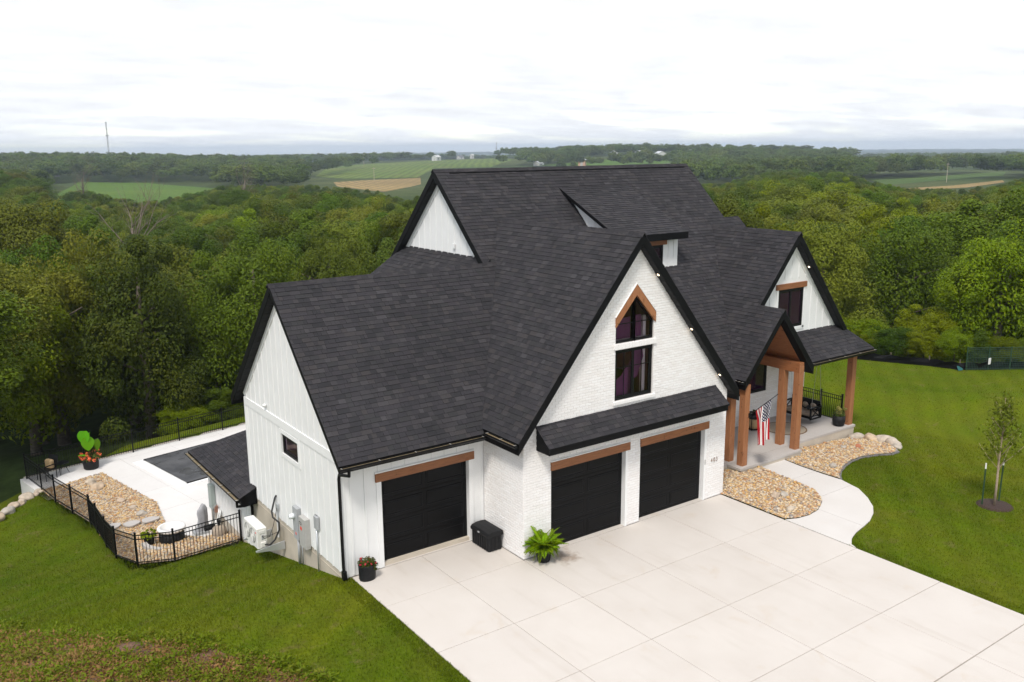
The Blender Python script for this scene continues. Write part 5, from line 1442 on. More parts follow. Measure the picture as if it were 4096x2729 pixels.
for i, (x, y, a, b) in enumerate(((-7.45, 15.50, .27, .24), (-6.86, 15.30, .30, .25), (-6.22, 15.25, .32, .24))):
    pl_ = [(a * math.cos(q) * (1 + .12 * math.sin(3 * q + i)), b * math.sin(q) * (1 + .1 * math.cos(4 * q + i)), 0) for q in [2 * math.pi * j / 12 for j in range(12)]]
    o = B().prism(pl_, (0, 0, .05)).obj('flagstone', 'concrete_porch'); o.location = (x, y, gravel_z(x, y) + .05); tag(o, ('flat stepping stone beside the fence gate in the pool rock bed', 'flat middle stepping stone of three in the pool rock bed', 'flat stepping stone next to the patio in the pool rock bed')[i], 'flagstone', 'stepping stones in the pool rock bed')
# ------------------------------------------------------------------ pool side things
th = thing('fire_tub', 'round black tub with a thick white rim inside the pool fence', 'tub', (-6.1, 12.55, gravel_z(-6.1, 12.55)))
B().lathe([(.40, 0), (.42, .05), (.42, .46), (.36, .46), (.36, .2)], 30).obj('tub_wall', 'black_plastic', th, True)
B().lathe([(.36, .44), (.47, .44), (.48, .50), (.46, .545), (.36, .545), (.355, .45)], 30).obj('rim', 'sign_white', th, True)
B().lathe([(.357, .40), (.357, .43)], 30).obj('fill', 'pool_water', th)
th = thing('plant_pot', 'tapered black pot of broad green leaves beside the white rimmed tub', 'planter', (-6.82, 12.75, gravel_z(-6.82, 12.75)))
B().lathe([(.13, 0), (.21, .36), (.19, .36)], 4).obj('pot', 'black_plastic', th)
quads_obj('foliage', leaf_cloud(np.random.RandomState(9), 90, (0, 0, .42), (.27, .27, .13), .085), 'fern_leaf', th)
arc = thing('curb', 'curved concrete curb round the tub at the pool gravel', 'curb', (-6.1, 12.55, gravel_z(-6.1, 12.3)))
for k in range(9):
    a = R(175 + k * 14.5)
    vs_ = [(r_ * math.cos(q), r_ * math.sin(q), 0) for r_, q in ((.85, a), (1.02, a), (1.02, a + R(14.2)), (.85, a + R(14.2)))]
    B().prism(vs_, (0, 0, .12)).obj('curb_block', 'concrete_porch', arc)
th = thing('elephant_ear_pot', 'black pot of tall lime elephant ear leaves and orange flowers', 'planter', (-6.82, 22.95, PATIO_Z))
B().lathe([(.26, 0), (.31, .05), (.33, .30), (.31, .45), (.28, .45), (.27, .38)], 26).obj('pot', 'black_plastic', th, True)
rg = np.random.RandomState(12)
quads_obj('foliage', leaf_cloud(rg, 260, (0, 0, .5), (.42, .4, .18), .05), 'pot_leaf', th)
for k in range(26):
    a, r_ = rg.uniform(0, 6.28), rg.uniform(.2, .5)
    quads_obj('flower', leaf_cloud(rg, 30, (math.cos(a) * r_, math.sin(a) * r_, .56 + rg.uniform(-.16, .16)), (.07,) * 3, .032), 'flower_orange', th)
def big_leaf(L, Wd, mat, parent, base, top, tilt, az):
    vs, fs = [], []; n = 8
    for i in range(n + 1):
        t2 = i / n; w = Wd * (math.sin(math.pi * min(1, .12 + .88 * t2)) ** .7) * (1.15 - .35 * t2) if i < n else .004
        for k, s in enumerate((-1, -.5, 0, .5, 1)): vs.append((s * w, L * t2, -abs(s) * 0 + .10 * abs(s) * w - .10 * L * t2 * t2))
    for i in range(n):
        for k in range(4): fs.append((i * 5 + k, i * 5 + k + 1, (i + 1) * 5 + k + 1, (i + 1) * 5 + k))
    mx_ = Matrix.Translation(top) @ Matrix.Rotation(az, 4, 'Z') @ Matrix.Rotation(tilt, 4, 'X')
    mesh_obj('leaf', [mx_ @ Vector(v) for v in vs], fs, mat, parent, True)
    B().tube([base, ((base[0] + top[0]) / 2 + .03, (base[1] + top[1]) / 2, (base[2] + top[2]) * .55), top], [.02, .015, .01], 6).obj('stalk', 'pot_leaf', parent, True)
for (top, L, Wd, tilt, az) in (((-.16, .0, 1.75), .62, .26, R(-82), R(150)), ((.08, .05, 1.62), .55, .22, R(-70), R(60)), ((-.05, -.05, 1.45), .60, .27, R(-75), R(175)), ((.30, -.05, 1.30), .50, .16, R(-78), R(-150)), ((-.10, -.1, .62), .42, .15, R(20), R(95)), ((.2, .1, .95), .45, .18, R(-60), R(-100))):
    big_leaf(L, Wd, 'elephant_leaf', th, (top[0] * .2, top[1] * .2, .4), top, tilt, az)
th = thing('patio_chair', 'black patio chair with a tan pillow in the fenced patio corner', 'chair', (-8.6, 22.7, PATIO_Z), R(-60))
B().box(-.28, -.28, .40, .28, .28, .44).obj('seat', 'black_metal', th)
B().prism([(-.28, .26, .44), (.28, .26, .44), (.28, .40, .95), (-.28, .40, .95)], (0, .03, .01)).obj('backrest', 'black_metal', th)
for x in (-.26, .26):
    for y in (-.26, .26): B().tube([(x, y, 0), (x, y, .42)], .02, 6).obj('leg', 'black_metal', th)
    B().box(x - .03, -.28, .62, x + .03, .3, .65).obj('armrest', 'black_metal', th)
    B().tube([(x, -.26, .42), (x, -.26, .63)], .016, 6).obj('arm_post', 'black_metal', th)
B().cbox(-.2, .08, .46, .2, .28, .82, .05).obj('pillow', 'barrel_wood', th)
th = thing('patio_table', 'low round black metal table in the fenced patio corner', 'table', (-7.95, 23.0, PATIO_Z))
B().lathe([(.28, .48), (.28, .51)], 20).obj('table_top', 'black_metal', th)
for k in range(3):
    a = k * 2.09; B().tube([(.25 * math.cos(a), .25 * math.sin(a), 0), (.06 * math.cos(a), .06 * math.sin(a), .49)], .014, 6).obj('leg', 'black_metal', th)
th = thing('pool_heater', 'grey tarp draped over pool equipment beside the lower wall', 'covered equipment', (-4.95, 13.2, PATIO_Z))
vs, fs = [], []
for i, (r_, z) in enumerate(((.22, 0), (.18, .3), (.16, .6), (.17, .85), (.14, .98), (.06, 1.06))):
    for k in range(20):
        a = 2 * math.pi * k / 20; q = 1 + .18 * math.sin(5 * a + z * 3) * (1 - i / 7) + .16 * math.sin(2 * a + .6) + .05 * math.sin(9 * a)
        vs.append((r_ * q * math.cos(a) + .10 * math.sin(z * 2.4), r_ * q * .62 * math.sin(a) - .05 * z, z * (1 + .08 * math.cos(a)) + (.04 * math.sin(4 * a) if i == 0 else 0)))
for i in range(5):
    for k in range(20): fs.append((i * 20 + k, i * 20 + (k + 1) % 20, (i + 1) * 20 + (k + 1) % 20, (i + 1) * 20 + k))
fs.append(tuple(range(100, 120))); mesh_obj('tarp', vs, fs, 'tarp_grey', th, True)
B().box(-.25, -.2, 0, .25, .2, .1).obj('base', 'grey_metal', th)
th = thing('equipment_box', 'tall grey green electrical box on the lower white wall', 'electrical box', (-4.40, 13.1, -1.9))
B().cbox(-.16, -.16, .10, .0, .16, 1.0, .01).obj('cabinet', 'box_green', th)
B().tube([(-.05, .05, 1.0), (-.05, .05, 1.95)], .02, 6).obj('conduit', 'grey_metal', th)
B().tube([(-.08, -.08, .12), (-.08, -.1, -.75)], .03, 6).obj('conduit', 'grey_metal', th)
th = thing('pool_pump', 'pale pool pump with black motor and white pipes by the lower wall', 'pump', (-4.85, 12.3, gravel_z(-4.85, 12.3)))
g = B().lathe([(.0, 0), (.11, .0), (.11, .34), (.0, .34)], 14); g.v = [Vector((p.z - .2, p.x, p.y + .2)) for p in g.v]; g.obj('motor', 'black_plastic', th, True)
B().lathe([(.13, 0), (.13, .38), (.10, .42), (.0, .43)], 16, (.28, .0, 0)).obj('strainer', 'ac_white', th, True)
for y in (-.06, .1): B().tube([(.28, y, .3), (.40, y, .7), (.42, y + .1, .72), (.42, y + .3, .1)], .03, 7).obj('pipe', 'white_trim', th, True)
B().tube([(.2, .25, 0), (.2, .25, .75), (.38, .25, .9)], .028, 7).obj('pipe', 'ac_grille', th, True)
B().box(.32, .3, .55, .42, .42, .8).obj('valve_box', 'copper', th)
th = thing('sand_filter', 'beige dome shaped filter tank low against the lower foundation', 'filter tank', (-4.75, 11.55, gravel_z(-4.75, 11.55)))
B().lathe([(.24, 0), (.26, .1), (.24, .25), (.15, .34), (.05, .37)], 20).obj('tank', 'cushion_tan', th, True)
B().lathe([(.05, .36), (.05, .5), (.07, .5), (.07, .56)], 10).obj('valve', 'black_plastic', th)
# ------------------------------------------------------------------ front yard tree, stakes, mulch
SX, SY = 13.81, -5.70; SZ = ground(SX, SY)
mu = B().lathe([(.54, -.02), (.45, .04), (.26, .06), (.0, .07)], 22).obj('mulch', 'mulch'); mu.location = (SX + .15, SY + .05, SZ + .01)
tag(mu, 'round patch of dark bark mulch under the staked young tree', 'mulch', kind='stuff')
sap = thing('young_tree', 'slim staked young tree with sparse green leaves on the right lawn', 'tree', (SX, SY, SZ))
tb = B().tube([(0, 0, 0), (.01, 0, .8), (-.01, .01, 1.6), (.02, 0, 2.4), (.0, .02, 3.5)], [.042, .036, .03, .02, .006], 8)
rg = np.random.RandomState(77); tips = []
for k in range(22):
    z0 = 1.15 + k * .095; a = k * 2.4; l_ = .86 * (1 - .66 * (k / 22)) * rg.uniform(.8, 1.15)
    e = Vector((math.cos(a) * l_ * .75, math.sin(a) * l_ * .75, z0 + l_ * .95)); tb.tube([(0, 0, z0), (e.x * .5, e.y * .5, z0 + l_ * .42), tuple(e)], [.012, .009, .004], 5); tips.append((Vector((0, 0, z0)), e))
tb.obj('trunk', 'pale_bark', sap, True)
Q = []
for a, e in tips:
    for q in range(5):
        t2 = rg.uniform(.35, 1.1); p = a + (e - a) * t2; p.z += .1 * t2
        Q.append(leaf_cloud(rg, 11, tuple(p), (.15, .15, .15), .055))
for z in np.arange(2.4, 3.6, .12): Q.append(leaf_cloud(rg, 16, (0, 0, z), (.16, .16, .12), .045))
quads_obj('crown', np.concatenate(Q), 'leaf_olive', sap)
for (x, y, lab, lean) in ((13.62, -5.42, 'green steel stake with white tip left of the young tree', (-.01, 0)), (14.25, -5.62, 'green steel stake with white tip leaning right of the young tree', (.10, .03))):
    s_ = thing('tree_stake', lab, 'stake', (x, y, ground(x, y)))
    B().tube([(0, 0, -.1), (lean[0], lean[1], 1.22)], .024, 6).obj('shaft', 'stake_green', s_)
    B().tube([(lean[0], lean[1], 1.22), (lean[0] * 1.15, lean[1] * 1.15, 1.40)], .025, 6).obj('tip', 'sign_white', s_)
# ------------------------------------------------------------------ silt fence and net beyond the right lawn
sf = [(24.0, 9.6), (25.2, 8.5), (26.3, 7.4), (27.0, 5.95), (27.8, 4.4), (28.2, 3.1), (29.2, 2.35), (30.3, 1.74), (31.4, .9), (33, -.6)]
th = thing('silt_fence', 'low black silt fence running along the edge of the woods', 'silt fence', (sf[0][0], sf[0][1], ground(*sf[0])))
o0 = Vector(th.location)
dens_pts = []
for a, b in zip(sf, sf[1:]):
    for k in range(4): dens_pts.append((a[0] + (b[0] - a[0]) * k / 4, a[1] + (b[1] - a[1]) * k / 4))
vs, fs = [], []
for i, (x, y) in enumerate(dens_pts):
    z = ground(x, y)
    for q, (dz, dx) in enumerate(((-.1, 0), (.16, .02 * math.sin(i * 2.1)), (.36 + .04 * math.sin(i * 2.7), .05 * math.sin(i * 1.3)))): vs.append(Vector((x + dx, y + dx, z + dz)) - o0)
for i in range(len(dens_pts) - 1):
    for q in range(2): fs.append((i * 3 + q, (i + 1) * 3 + q, (i + 1) * 3 + q + 1, i * 3 + q + 1))
o = mesh_obj('fabric', vs, fs, 'fascia_black', th, False); md = o.modifiers.new('thick', 'SOLIDIFY'); md.thickness = .02
for i in range(0, len(dens_pts), 4):
    x, y = dens_pts[i]; p = Vector((x + .06, y + .04, ground(x, y))) - o0
    B().box(p.x - .02, p.y - .02, p.z - .2, p.x + .02, p.y + .02, p.z + .5).obj('stake', 'bark', th)
nx0, ny0 = 28.4, 2.9; th = thing('garden_net', 'dark green mesh netting on posts at the edge of the woods', 'netting', (nx0, ny0, ground(nx0, ny0)))
dx_, dy_ = (31.0 - nx0), (1.1 - ny0)
for k in range(4):
    B().tube([(dx_ * k / 3, dy_ * k / 3, 0), (dx_ * k / 3, dy_ * k / 3, 1.15)], .025, 6).obj('post', 'stake_green', th)
for z in (.05, .6, 1.1): B().tube([(0, 0, z), (dx_, dy_, z)], .012, 5).obj('wire', 'stake_green', th)
for k in range(40): B().tube([(dx_ * k / 40, dy_ * k / 40, 0), (dx_ * k / 40, dy_ * k / 40, 1.1)], .009, 4).obj('net_strand', 'net_green', th)
for k in range(10): B().tube([(0, 0, .1 * k + .1), (dx_, dy_, .1 * k + .1)], .007, 4).obj('net_strand', 'net_green', th)
B().box(dx_ * .30 - .02, dy_ * .30 - .14, .30, dx_ * .30 + .14, dy_ * .30 - .10, .60).obj('white_tag', 'sign_white', th)
th = thing('green_slide', 'small teal plastic scoop lying at the end of the silt fence', 'scoop', (28.1, 3.0, ground(28.1, 3.0)))
B().prism([(-.18, 0, .02), (.12, -.06, .03), (.18, .1, .12), (-.12, .12, .18)], (.03, .03, .05)).obj('scoop', 'teal', th)
# sign and lawn drain covers

# ------------------------------------------------------------------ fields, drawn on the far ground
def sheet_z(x, y):
    # height of the terrain sheet itself (its facets), so fields lie flat on it
    r_ = math.hypot(x, y); i = max(k for k in range(len(radii) - 1) if radii[k] <= r_); i = max(i, 1)
    ta = (math.atan2(y, x) % (2 * math.pi)) / (2 * math.pi) * NA; k = int(ta); fa = ta - k; fr_ = (r_ - radii[i]) / (radii[i + 1] - radii[i])
    q = lambda ii, kk: tv[1 + (ii - 1) * NA + kk % NA][2]
    return (q(i, k) * (1 - fa) + q(i, k + 1) * fa) * (1 - fr_) + (q(i + 1, k) * (1 - fa) + q(i + 1, k + 1) * fa) * fr_
def drape(name, poly, mat, dz, st):
    x0, x1 = min(p[0] for p in poly), max(p[0] for p in poly); y0, y1 = min(p[1] for p in poly), max(p[1] for p in poly)
    bm = B()
    for i in range(int((x1 - x0) / st) + 1):
        for j in range(int((y1 - y0) / st) + 1):
            pc = clip_rect(poly, x0 + i * st, x0 + (i + 1) * st, y0 + j * st, y0 + (j + 1) * st)
            if pc: bm.add([(x, y, sheet_z(x, y) + dz) for x, y in pc], [tuple(range(len(pc)))])
    return struct(bm.obj(name, mat))
FIELDS = [
    ('field', [(91, 590), (125, 560), (140, 440), (100, 320), (60, 310), (45, 402)], 'field_bright', .12, 12),
    ('field', [(377, 857), (460, 930), (560, 960), (640, 940), (560, 780), (449, 663), (412, 699), (314, 560), (262, 570), (257, 614)], 'field_green', .12, 14),
    ('field', [(228, 517), (257, 536), (312, 552), (253, 448), (180, 355), (200, 450)], 'field_tan', .12, 12),
    ('field', [(436, 269), (500, 271), (694, 321), (534, 246), (463, 238), (399, 225), (368, 222)], 'field_dark', .12, 12),
    ('field', [(316, 189), (352, 195), (380, 193), (453, 207), (424, 192), (364, 178), (331, 180), (303, 176)], 'field_tan', .12, 8),
    ('field', [(823, 561), (1100, 680), (1250, 620), (1015, 469), (863, 466), (794, 512), (707, 471)], 'field_green', .15, 18),
    ('field', [(478, 639), (577, 655), (637, 614), (611, 583), (568, 560), (522, 582)], 'field_bright', .12, 12),
    ('field', [(1500, 2700), (2300, 3300), (2700, 2900), (1900, 2300)], 'field_tan', 1.2, 60),
    ('field', [(2000, 1500), (2700, 1800), (2900, 1500), (2300, 1250)], 'field_green', 1.2, 60),
]
for nm, pl_, mt, dz, st in FIELDS: drape(nm, pl_, mt, dz, st)

# ------------------------------------------------------------------ tree prototypes
def crown_quads(seed, Rr, Hh, nclump, per, leaf, zc, flat=1.0):
    rg = np.random.RandomState(seed); Q = []
    ph = rg.uniform(0, 6.28, 5)
    for k in range(nclump):
        u = rg.uniform(-.45, 1); a = rg.uniform(0, 6.283); s = math.sqrt(max(0, 1 - u * u))
        lump = 1 + .18 * math.sin(2 * a + ph[0]) + .12 * math.sin(3 * a + 4 * u + ph[1])
        r_ = rg.uniform(.45, 1.0) ** .6 * lump * .86
        c = np.array([Rr * s * math.cos(a) * r_, Rr * s * math.sin(a) * r_, zc + Hh * u * r_ * flat])
        cr = Rr * rg.uniform(.16, .33) * (1.15 - .3 * max(0, u))
        q = leaf_cloud(rg, int(per * rg.uniform(.7, 1.3)), c, (cr, cr, cr * rg.uniform(.65, .95)), leaf, .75, .6)
        Q.append(q)
    # inner foliage so the crown is not hollow
    Q.append(leaf_cloud(rg, int(nclump * per * .10), (0, 0, zc), (Rr * .62, Rr * .62, Hh * .7), leaf * 1.6, .2, .2))
    return np.concatenate(Q)
def mesh_only(o):
    me = o.data; bpy.data.objects.remove(o); return me
def trunk_bm(seed, H, Rr):
    rg = np.random.RandomState(seed); b_ = B()
    b_.tube([(0, 0, -.6), (.05, .03, H * .25), (-.08, .06, H * .5), (.05, -.05, H * .8)], [.24, .19, .13, .04], 7)
    for k in range(6):
        a = k * 1.05 + rg.uniform(0, .5); z = H * rg.uniform(.28, .6); l_ = Rr * rg.uniform(.35, .5)
        b_.tube([(0, 0, z), (math.cos(a) * l_ * .5, math.sin(a) * l_ * .5, z + l_ * .45), (math.cos(a) * l_, math.sin(a) * l_, z + l_ * .8)], [.09, .06, .02], 5)
    return b_
KINDS = {}     # kind -> list of (crown mesh, trunk mesh), for a tree 12 m tall
for ki, (kind, mat) in enumerate((('olive', 'leaf_olive'), ('green', 'leaf_green'), ('bright', 'leaf_bright'), ('dark', 'leaf_dark'))):
    KINDS[kind] = []
    for v_ in range(2):
        sd = 200 + ki * 10 + v_
        Rr, Hh, zc = ((3.9, 4.4, 7.2), (3.3, 5.0, 6.8))[v_]
        cm = mesh_only(quads_obj('crown', crown_quads(sd, Rr, Hh, 60, 640, .072, zc), mat))
        tm = mesh_only(trunk_bm(sd, 12, Rr).obj('trunk', 'bark', smooth=True))
        KINDS[kind].append((cm, tm))
far_cm = [mesh_only(quads_obj('crown', crown_quads(300 + v_, 4.4, 4.3, 34, 60, .36, 7.0), 'leaf_far')) for v_ in range(4)]

TREE_LABELS = {
    ('olive', 'L'): 'olive green broadleaf tree in the dense woods behind the pool patio', ('green', 'L'): 'mid green broadleaf tree in the dense woods behind the pool patio',
    ('bright', 'L'): 'yellow green leafy tree in the dense woods behind the pool patio', ('dark', 'L'): 'dark green shaded tree in the dense woods behind the pool patio',
    ('olive', 'R'): 'olive green broadleaf tree in the woods beyond the right lawn', ('green', 'R'): 'mid green broadleaf tree in the woods beyond the right lawn',
    ('bright', 'R'): 'yellow green leafy tree in the woods beyond the right lawn', ('dark', 'R'): 'dark green tree in the woods beyond the right lawn'}
def add_tree(kind, v_, x, y, H, wide, side, rz, label=None, name='woodland_tree', cat='tree', group=None):
    cm, tm = KINDS[kind][v_]; z = ground(x, y)
    if label is None:
        dp = pad_d(x, y); where = ('at the front edge of' if dp < 12 else 'in the second rank of' if dp < 30 else 'in the middle of' if dp < 60 else 'far back in')
        size = 'tall ' if H > 12 else 'low ' if H < 8.5 else ''
        label = size + TREE_LABELS[kind, side].replace(' in the dense', ' in the').replace('in the woods', where + ' the woods')
    e = thing(name, label, cat, (x, y, z), rz, group or ('woodland trees behind the pool patio' if side == 'L' else 'woodland trees beyond the right lawn'))
    s = H / 12
    drop = .30 * H if name == 'shrub' else (.46 if pad_d(x, y) < 16 else .12) * H
    if name != 'shrub': s *= 1 + drop / H
    for nm, me in (('crown', cm), ('trunk', tm)):
        o = bpy.data.objects.new(nm, me); col.objects.link(o); o.parent = e; o.scale = (s * wide, s * wide, s)
        if nm == 'crown': o.location = (0, 0, -drop)
        else: o.scale = (s, s, s * (.55 if name == 'shrub' else .62))
    return e
def bearing(x, y): return math.degrees(math.atan2(x - CAM.x, y - CAM.y))
def wob(x, y, k): return math.sin(x * k + 1.7) * math.sin(y * k * 1.13 + .6) + .5 * math.sin(x * k * 2.3 + y * k * 1.9)
rg = np.random.RandomState(21)
def wood_at(x, y):
    """is this spot wooded? bearings are degrees clockwise from +Y as seen from the drone"""
    D = math.hypot(x - CAM.x, y - CAM.y); b_ = bearing(x, y)
    if pad_d(x, y) < 3.8: return False
    for nm, pl_, mt, dz, st in FIELDS:
        if inside((x, y), pl_): return False
    if 8.0 < b_ < 17.5 and 330 < D < 600: return False
    if 22.3 < b_ < 35 and 360 < D < 700: return False
    if 57 < b_ < 68 and 330 < D < 545: return False
    if 35 < b_ < 46 and 330 < D < 700: return False
    return True
cand = []
def scatter(d0, d1, sp, b0=-2, b1=73):
    for i in range(int(2 * d1 / sp)):
        for j in range(int(2 * d1 / sp)):
            x = CAM.x - d1 * .3 + (i + rg.uniform(-.42, .42)) * sp; y = CAM.y - d1 * .1 + (j + rg.uniform(-.42, .42)) * sp
            D = math.hypot(x - CAM.x, y - CAM.y)
            if d0 <= D < d1 and b0 < bearing(x, y) < b1 and wood_at(x, y): yield x, y, D
HOUSE_SIL = [(990, 1560), (1100, 1130), (1480, 1090), (1570, 1020), (1750, 690), (2750, 680), (2900, 870), (3210, 930), (3400, 1330), (3420, 1700), (2900, 1900), (1400, 1900)]
SKYLINE = [(-400, 660), (60, 660), (130, 690), (180, 790), (300, 745), (450, 775), (560, 790), (700, 772), (900, 730), (1200, 730), (1500, 750), (1640, 790), (1750, 730), (2750, 715), (2900, 725), (3020, 690), (3150, 668), (3350, 672), (3450, 700), (3600, 735), (3800, 745), (3950, 735), (4096, 700), (4600, 690)]
def cap_height(x, y, z, H):
    # woods keep to the canopy line seen over the valley
    a, b_, d = to_px((x, y, z + H))
    lim = np.interp(a, [p[0] for p in SKYLINE], [p[1] for p in SKYLINE])
    top = CAM.z - (lim - (599 - (a - 2048) * .0085)) / 3526.6 * d
    return min(H, max(5.0, (top - z) * rg.uniform(.80, 1.0)))
near = []
for x, y, D in scatter(38, 178, 6.0):
    z = ground(x, y); right_ = x > 12
    H = rg.uniform(10.5, 14.5) if not right_ else rg.uniform(11.5, 15.5)
    if 7.5 < bearing(x, y) < 18 and D > 90: H *= .82
    H = cap_height(x, y, z, H)
    a, b_, d = to_px((x, y, z + H * .85)); a2, b2, d2 = to_px((x, y, z + H * .4))
    hid = inside((a, b_), HOUSE_SIL) and inside((a2, b2), HOUSE_SIL)
    inview = -250 < a < 4350
    near.append((D, x, y, H, right_, hid, inview))
near.sort()
mass = []; cnt = 0
for D, x, y, H, right_, hid, inview in near:
    pk = rg.uniform()
    if right_: kind = 'olive' if pk < .34 else 'bright' if pk < .55 else 'green' if pk < .9 else 'dark'
    else: kind = 'olive' if pk < .46 else 'green' if pk < .80 else 'dark' if pk < .94 else 'bright'
    if hid and D < 100: 
        if rg.uniform() < .8: continue
    if cnt < 285 and inview and not hid:
        add_tree(kind, rg.randint(2), x, y, H, (rg.uniform(.62, .85) if pad_d(x, y) < 16 else rg.uniform(.9, 1.3)), 'R' if right_ else 'L', rg.uniform(0, 6.28)); cnt += 1
    else: mass.append((x, y, H, kind))
# singled-out trees
add_tree('bright', 0, -6.9, 38.5, 13.2, 1.15, 'L', .4, 'bright lime green locust tree standing out at the edge of the left woods', group='specimen trees')
add_tree('olive', 1, -4.6, 56.5, 17.0, .95, 'L', 1.4, 'tallest olive brown tree rising over the left woods', group='specimen trees')
# understorey shrubs
for i, (x, y, H, kind, lab) in enumerate([(-1.5, 27.6, 3.0, 'bright', 0), (.6, 28.2, 3.4, 'green', 0), (2.6, 28.9, 3.2, 'bright', 0), 
        (25.8, 11.2, 3.4, 'bright', 1), (27.2, 9.6, 2.8, 'bright', 1), (28.2, 8.2, 2.6, 'bright', 1), (28.8, 6.9, 2.9, 'green', 1), (29.4, 5.6, 2.4, 'bright', 1), (29.9, 4.3, 2.6, 'bright', 1), (30.8, 3.6, 2.2, 'green', 1), (31.8, 3.0, 2.5, 'bright', 1), (33.0, 2.4, 2.7, 'green', 1), (34.0, 1.2, 2.4, 'bright', 1), (35.2, .4, 2.6, 'green', 1), (29.4, 9.8, 4.6, 'bright', 1), (31.8, 7.0, 5.2, 'bright', 1), (33.5, 5.6, 3.8, 'green', 1)]):
    add_tree(kind, i % 2, x, y, H, 1.35, 'L' if not lab else 'R', i * 1.3, ('low leafy shrub growing just behind the back pool fence', 'low leafy shrub growing just behind the silt fence')[lab], 'shrub', 'shrub', ('shrubs behind the pool fence', 'shrubs behind the silt fence')[lab])

# ------------------------------------------------------------------ the rest of the woods: one mass
def scatter_object(name, pts, scales, rots, picks, meshes, label):
    src = bpy.data.collections.new(name + '_source')
    for i, me in enumerate(meshes):
        o = bpy.data.objects.new('%s_source_%02d' % (name, i), me); src.objects.link(o)
    me = bpy.data.meshes.new(name); me.from_pydata([tuple(p) for p in pts], [], [])
    a = me.attributes.new('tree_scale', 'FLOAT_VECTOR', 'POINT'); a.data.foreach_set('vector', np.asarray(scales, np.float32).ravel())
    a = me.attributes.new('tree_turn', 'FLOAT_VECTOR', 'POINT'); a.data.foreach_set('vector', np.asarray([(0, 0, r_) for r_ in rots], np.float32).ravel())
    a = me.attributes.new('tree_pick', 'INT', 'POINT'); a.data.foreach_set('value', np.asarray(picks, np.int32))
    o = bpy.data.objects.new(name, me); col.objects.link(o)
    ng = bpy.data.node_groups.new(name, 'GeometryNodeTree')
    ng.interface.new_socket('Geometry', in_out='INPUT', socket_type='NodeSocketGeometry'); ng.interface.new_socket('Geometry', in_out='OUTPUT', socket_type='NodeSocketGeometry')
    n, l = ng.nodes, ng.links
    gi, go_ = n.new('NodeGroupInput'), n.new('NodeGroupOutput'); ip = n.new('GeometryNodeInstanceOnPoints'); ci = n.new('GeometryNodeCollectionInfo')
    ci.inputs['Collection'].default_value = src; ci.inputs['Separate Children'].default_value = True; ci.inputs['Reset Children'].default_value = True
    def att(nm, tp):
        q = n.new('GeometryNodeInputNamedAttribute'); q.data_type = tp; q.inputs['Name'].default_value = nm; return [s for s in q.outputs if s.enabled][0]
    l.new(gi.outputs[0], ip.inputs['Points']); l.new(ci.outputs[0], ip.inputs['Instance']); ip.inputs['Pick Instance'].default_value = True
    l.new(att('tree_pick', 'INT'), ip.inputs['Instance Index']); l.new(att('tree_turn', 'FLOAT_VECTOR'), ip.inputs['Rotation']); l.new(att('tree_scale', 'FLOAT_VECTOR'), ip.inputs['Scale'])
    l.new(ip.outputs[0], go_.inputs[0])
    md = o.modifiers.new('scatter', 'NODES'); md.node_group = ng
    return tag(o, label, 'woods', kind='stuff')
kn = ['olive', 'green', 'bright', 'dark']; near_meshes = [KINDS[k][v_][0] for k in kn for v_ in range(2)]
P_, S_, T_, K_ = [], [], [], []
for x, y, H, kind in mass:
    P_.append((x, y, ground(x, y))); w = rg.uniform(.9, 1.2); S_.append((H / 12 * w, H / 12 * w, H / 12)); T_.append(rg.uniform(0, 6.28)); K_.append(kn.index(kind) * 2 + rg.randint(2))
for x, y, D in scatter(178, 430, 7.2):
    H = cap_height(x, y, ground(x, y), rg.uniform(10, 14.5))
    if H < 5.05 or wob(x, y, .021) < -1.25: continue
    w = rg.uniform(1., 1.35); P_.append((x, y, ground(x, y))); S_.append((H / 12 * w, H / 12 * w, H / 12)); T_.append(rg.uniform(0, 6.28))
    pk = rg.uniform(); K_.append((3 if pk < .4 else 1 if pk < .75 else 0) * 2 + rg.randint(2))
scatter_object('middle_woods', P_, S_, T_, K_, near_meshes, 'dense green woods filling the valley behind the house')
CLEAR = [(505, 597, 22), (608, 672, 18), (633, 633, 20), (555, 936, 22), (622, 986, 22)]
P_, S_, T_, K_ = [], [], [], []
for d0, d1, sp, thr in ((430, 900, 10.5, -.35), (900, 1900, 19, -.05), (1900, 4000, 42, -.1), (4000, 7600, 90, -.2)):
    for x, y, D in scatter(d0, d1, sp, -4, 75):
        b_ = bearing(x, y)
        dense = wob(x, y, .0085 if D < 1900 else .0030)
        if b_ < 22 and D < 1500: dense += 1.2
        if 46 < b_ < 56 and D < 900: dense += .7
        if 35 < b_ < 47 and D < 1000: dense -= .35
        if 23 < b_ < 36 and 700 < D < 1500: dense -= .4
        if dense < thr: continue
        if any(math.hypot(x - cx, y - cy) < r_ for cx, cy, r_ in CLEAR) : continue
        # keep the line of sight to the farm buildings
        if any(abs(b_ - bearing(cx, cy)) < .55 and 300 < D < math.hypot(cx - CAM.x, cy - CAM.y) for cx, cy, r_ in CLEAR): continue
        H = rg.uniform(9, 14.5); w = rg.uniform(1.0, 1.45) * (1 if D < 900 else 1.4 if D < 1900 else 2.4 if D < 4000 else 4.5)
        P_.append((x, y, ground(x, y) - (0 if D < 1900 else 3))); S_.append((H / 12 * w, H / 12 * w, H / 12)); T_.append(rg.uniform(0, 6.28)); K_.append(rg.randint(4))
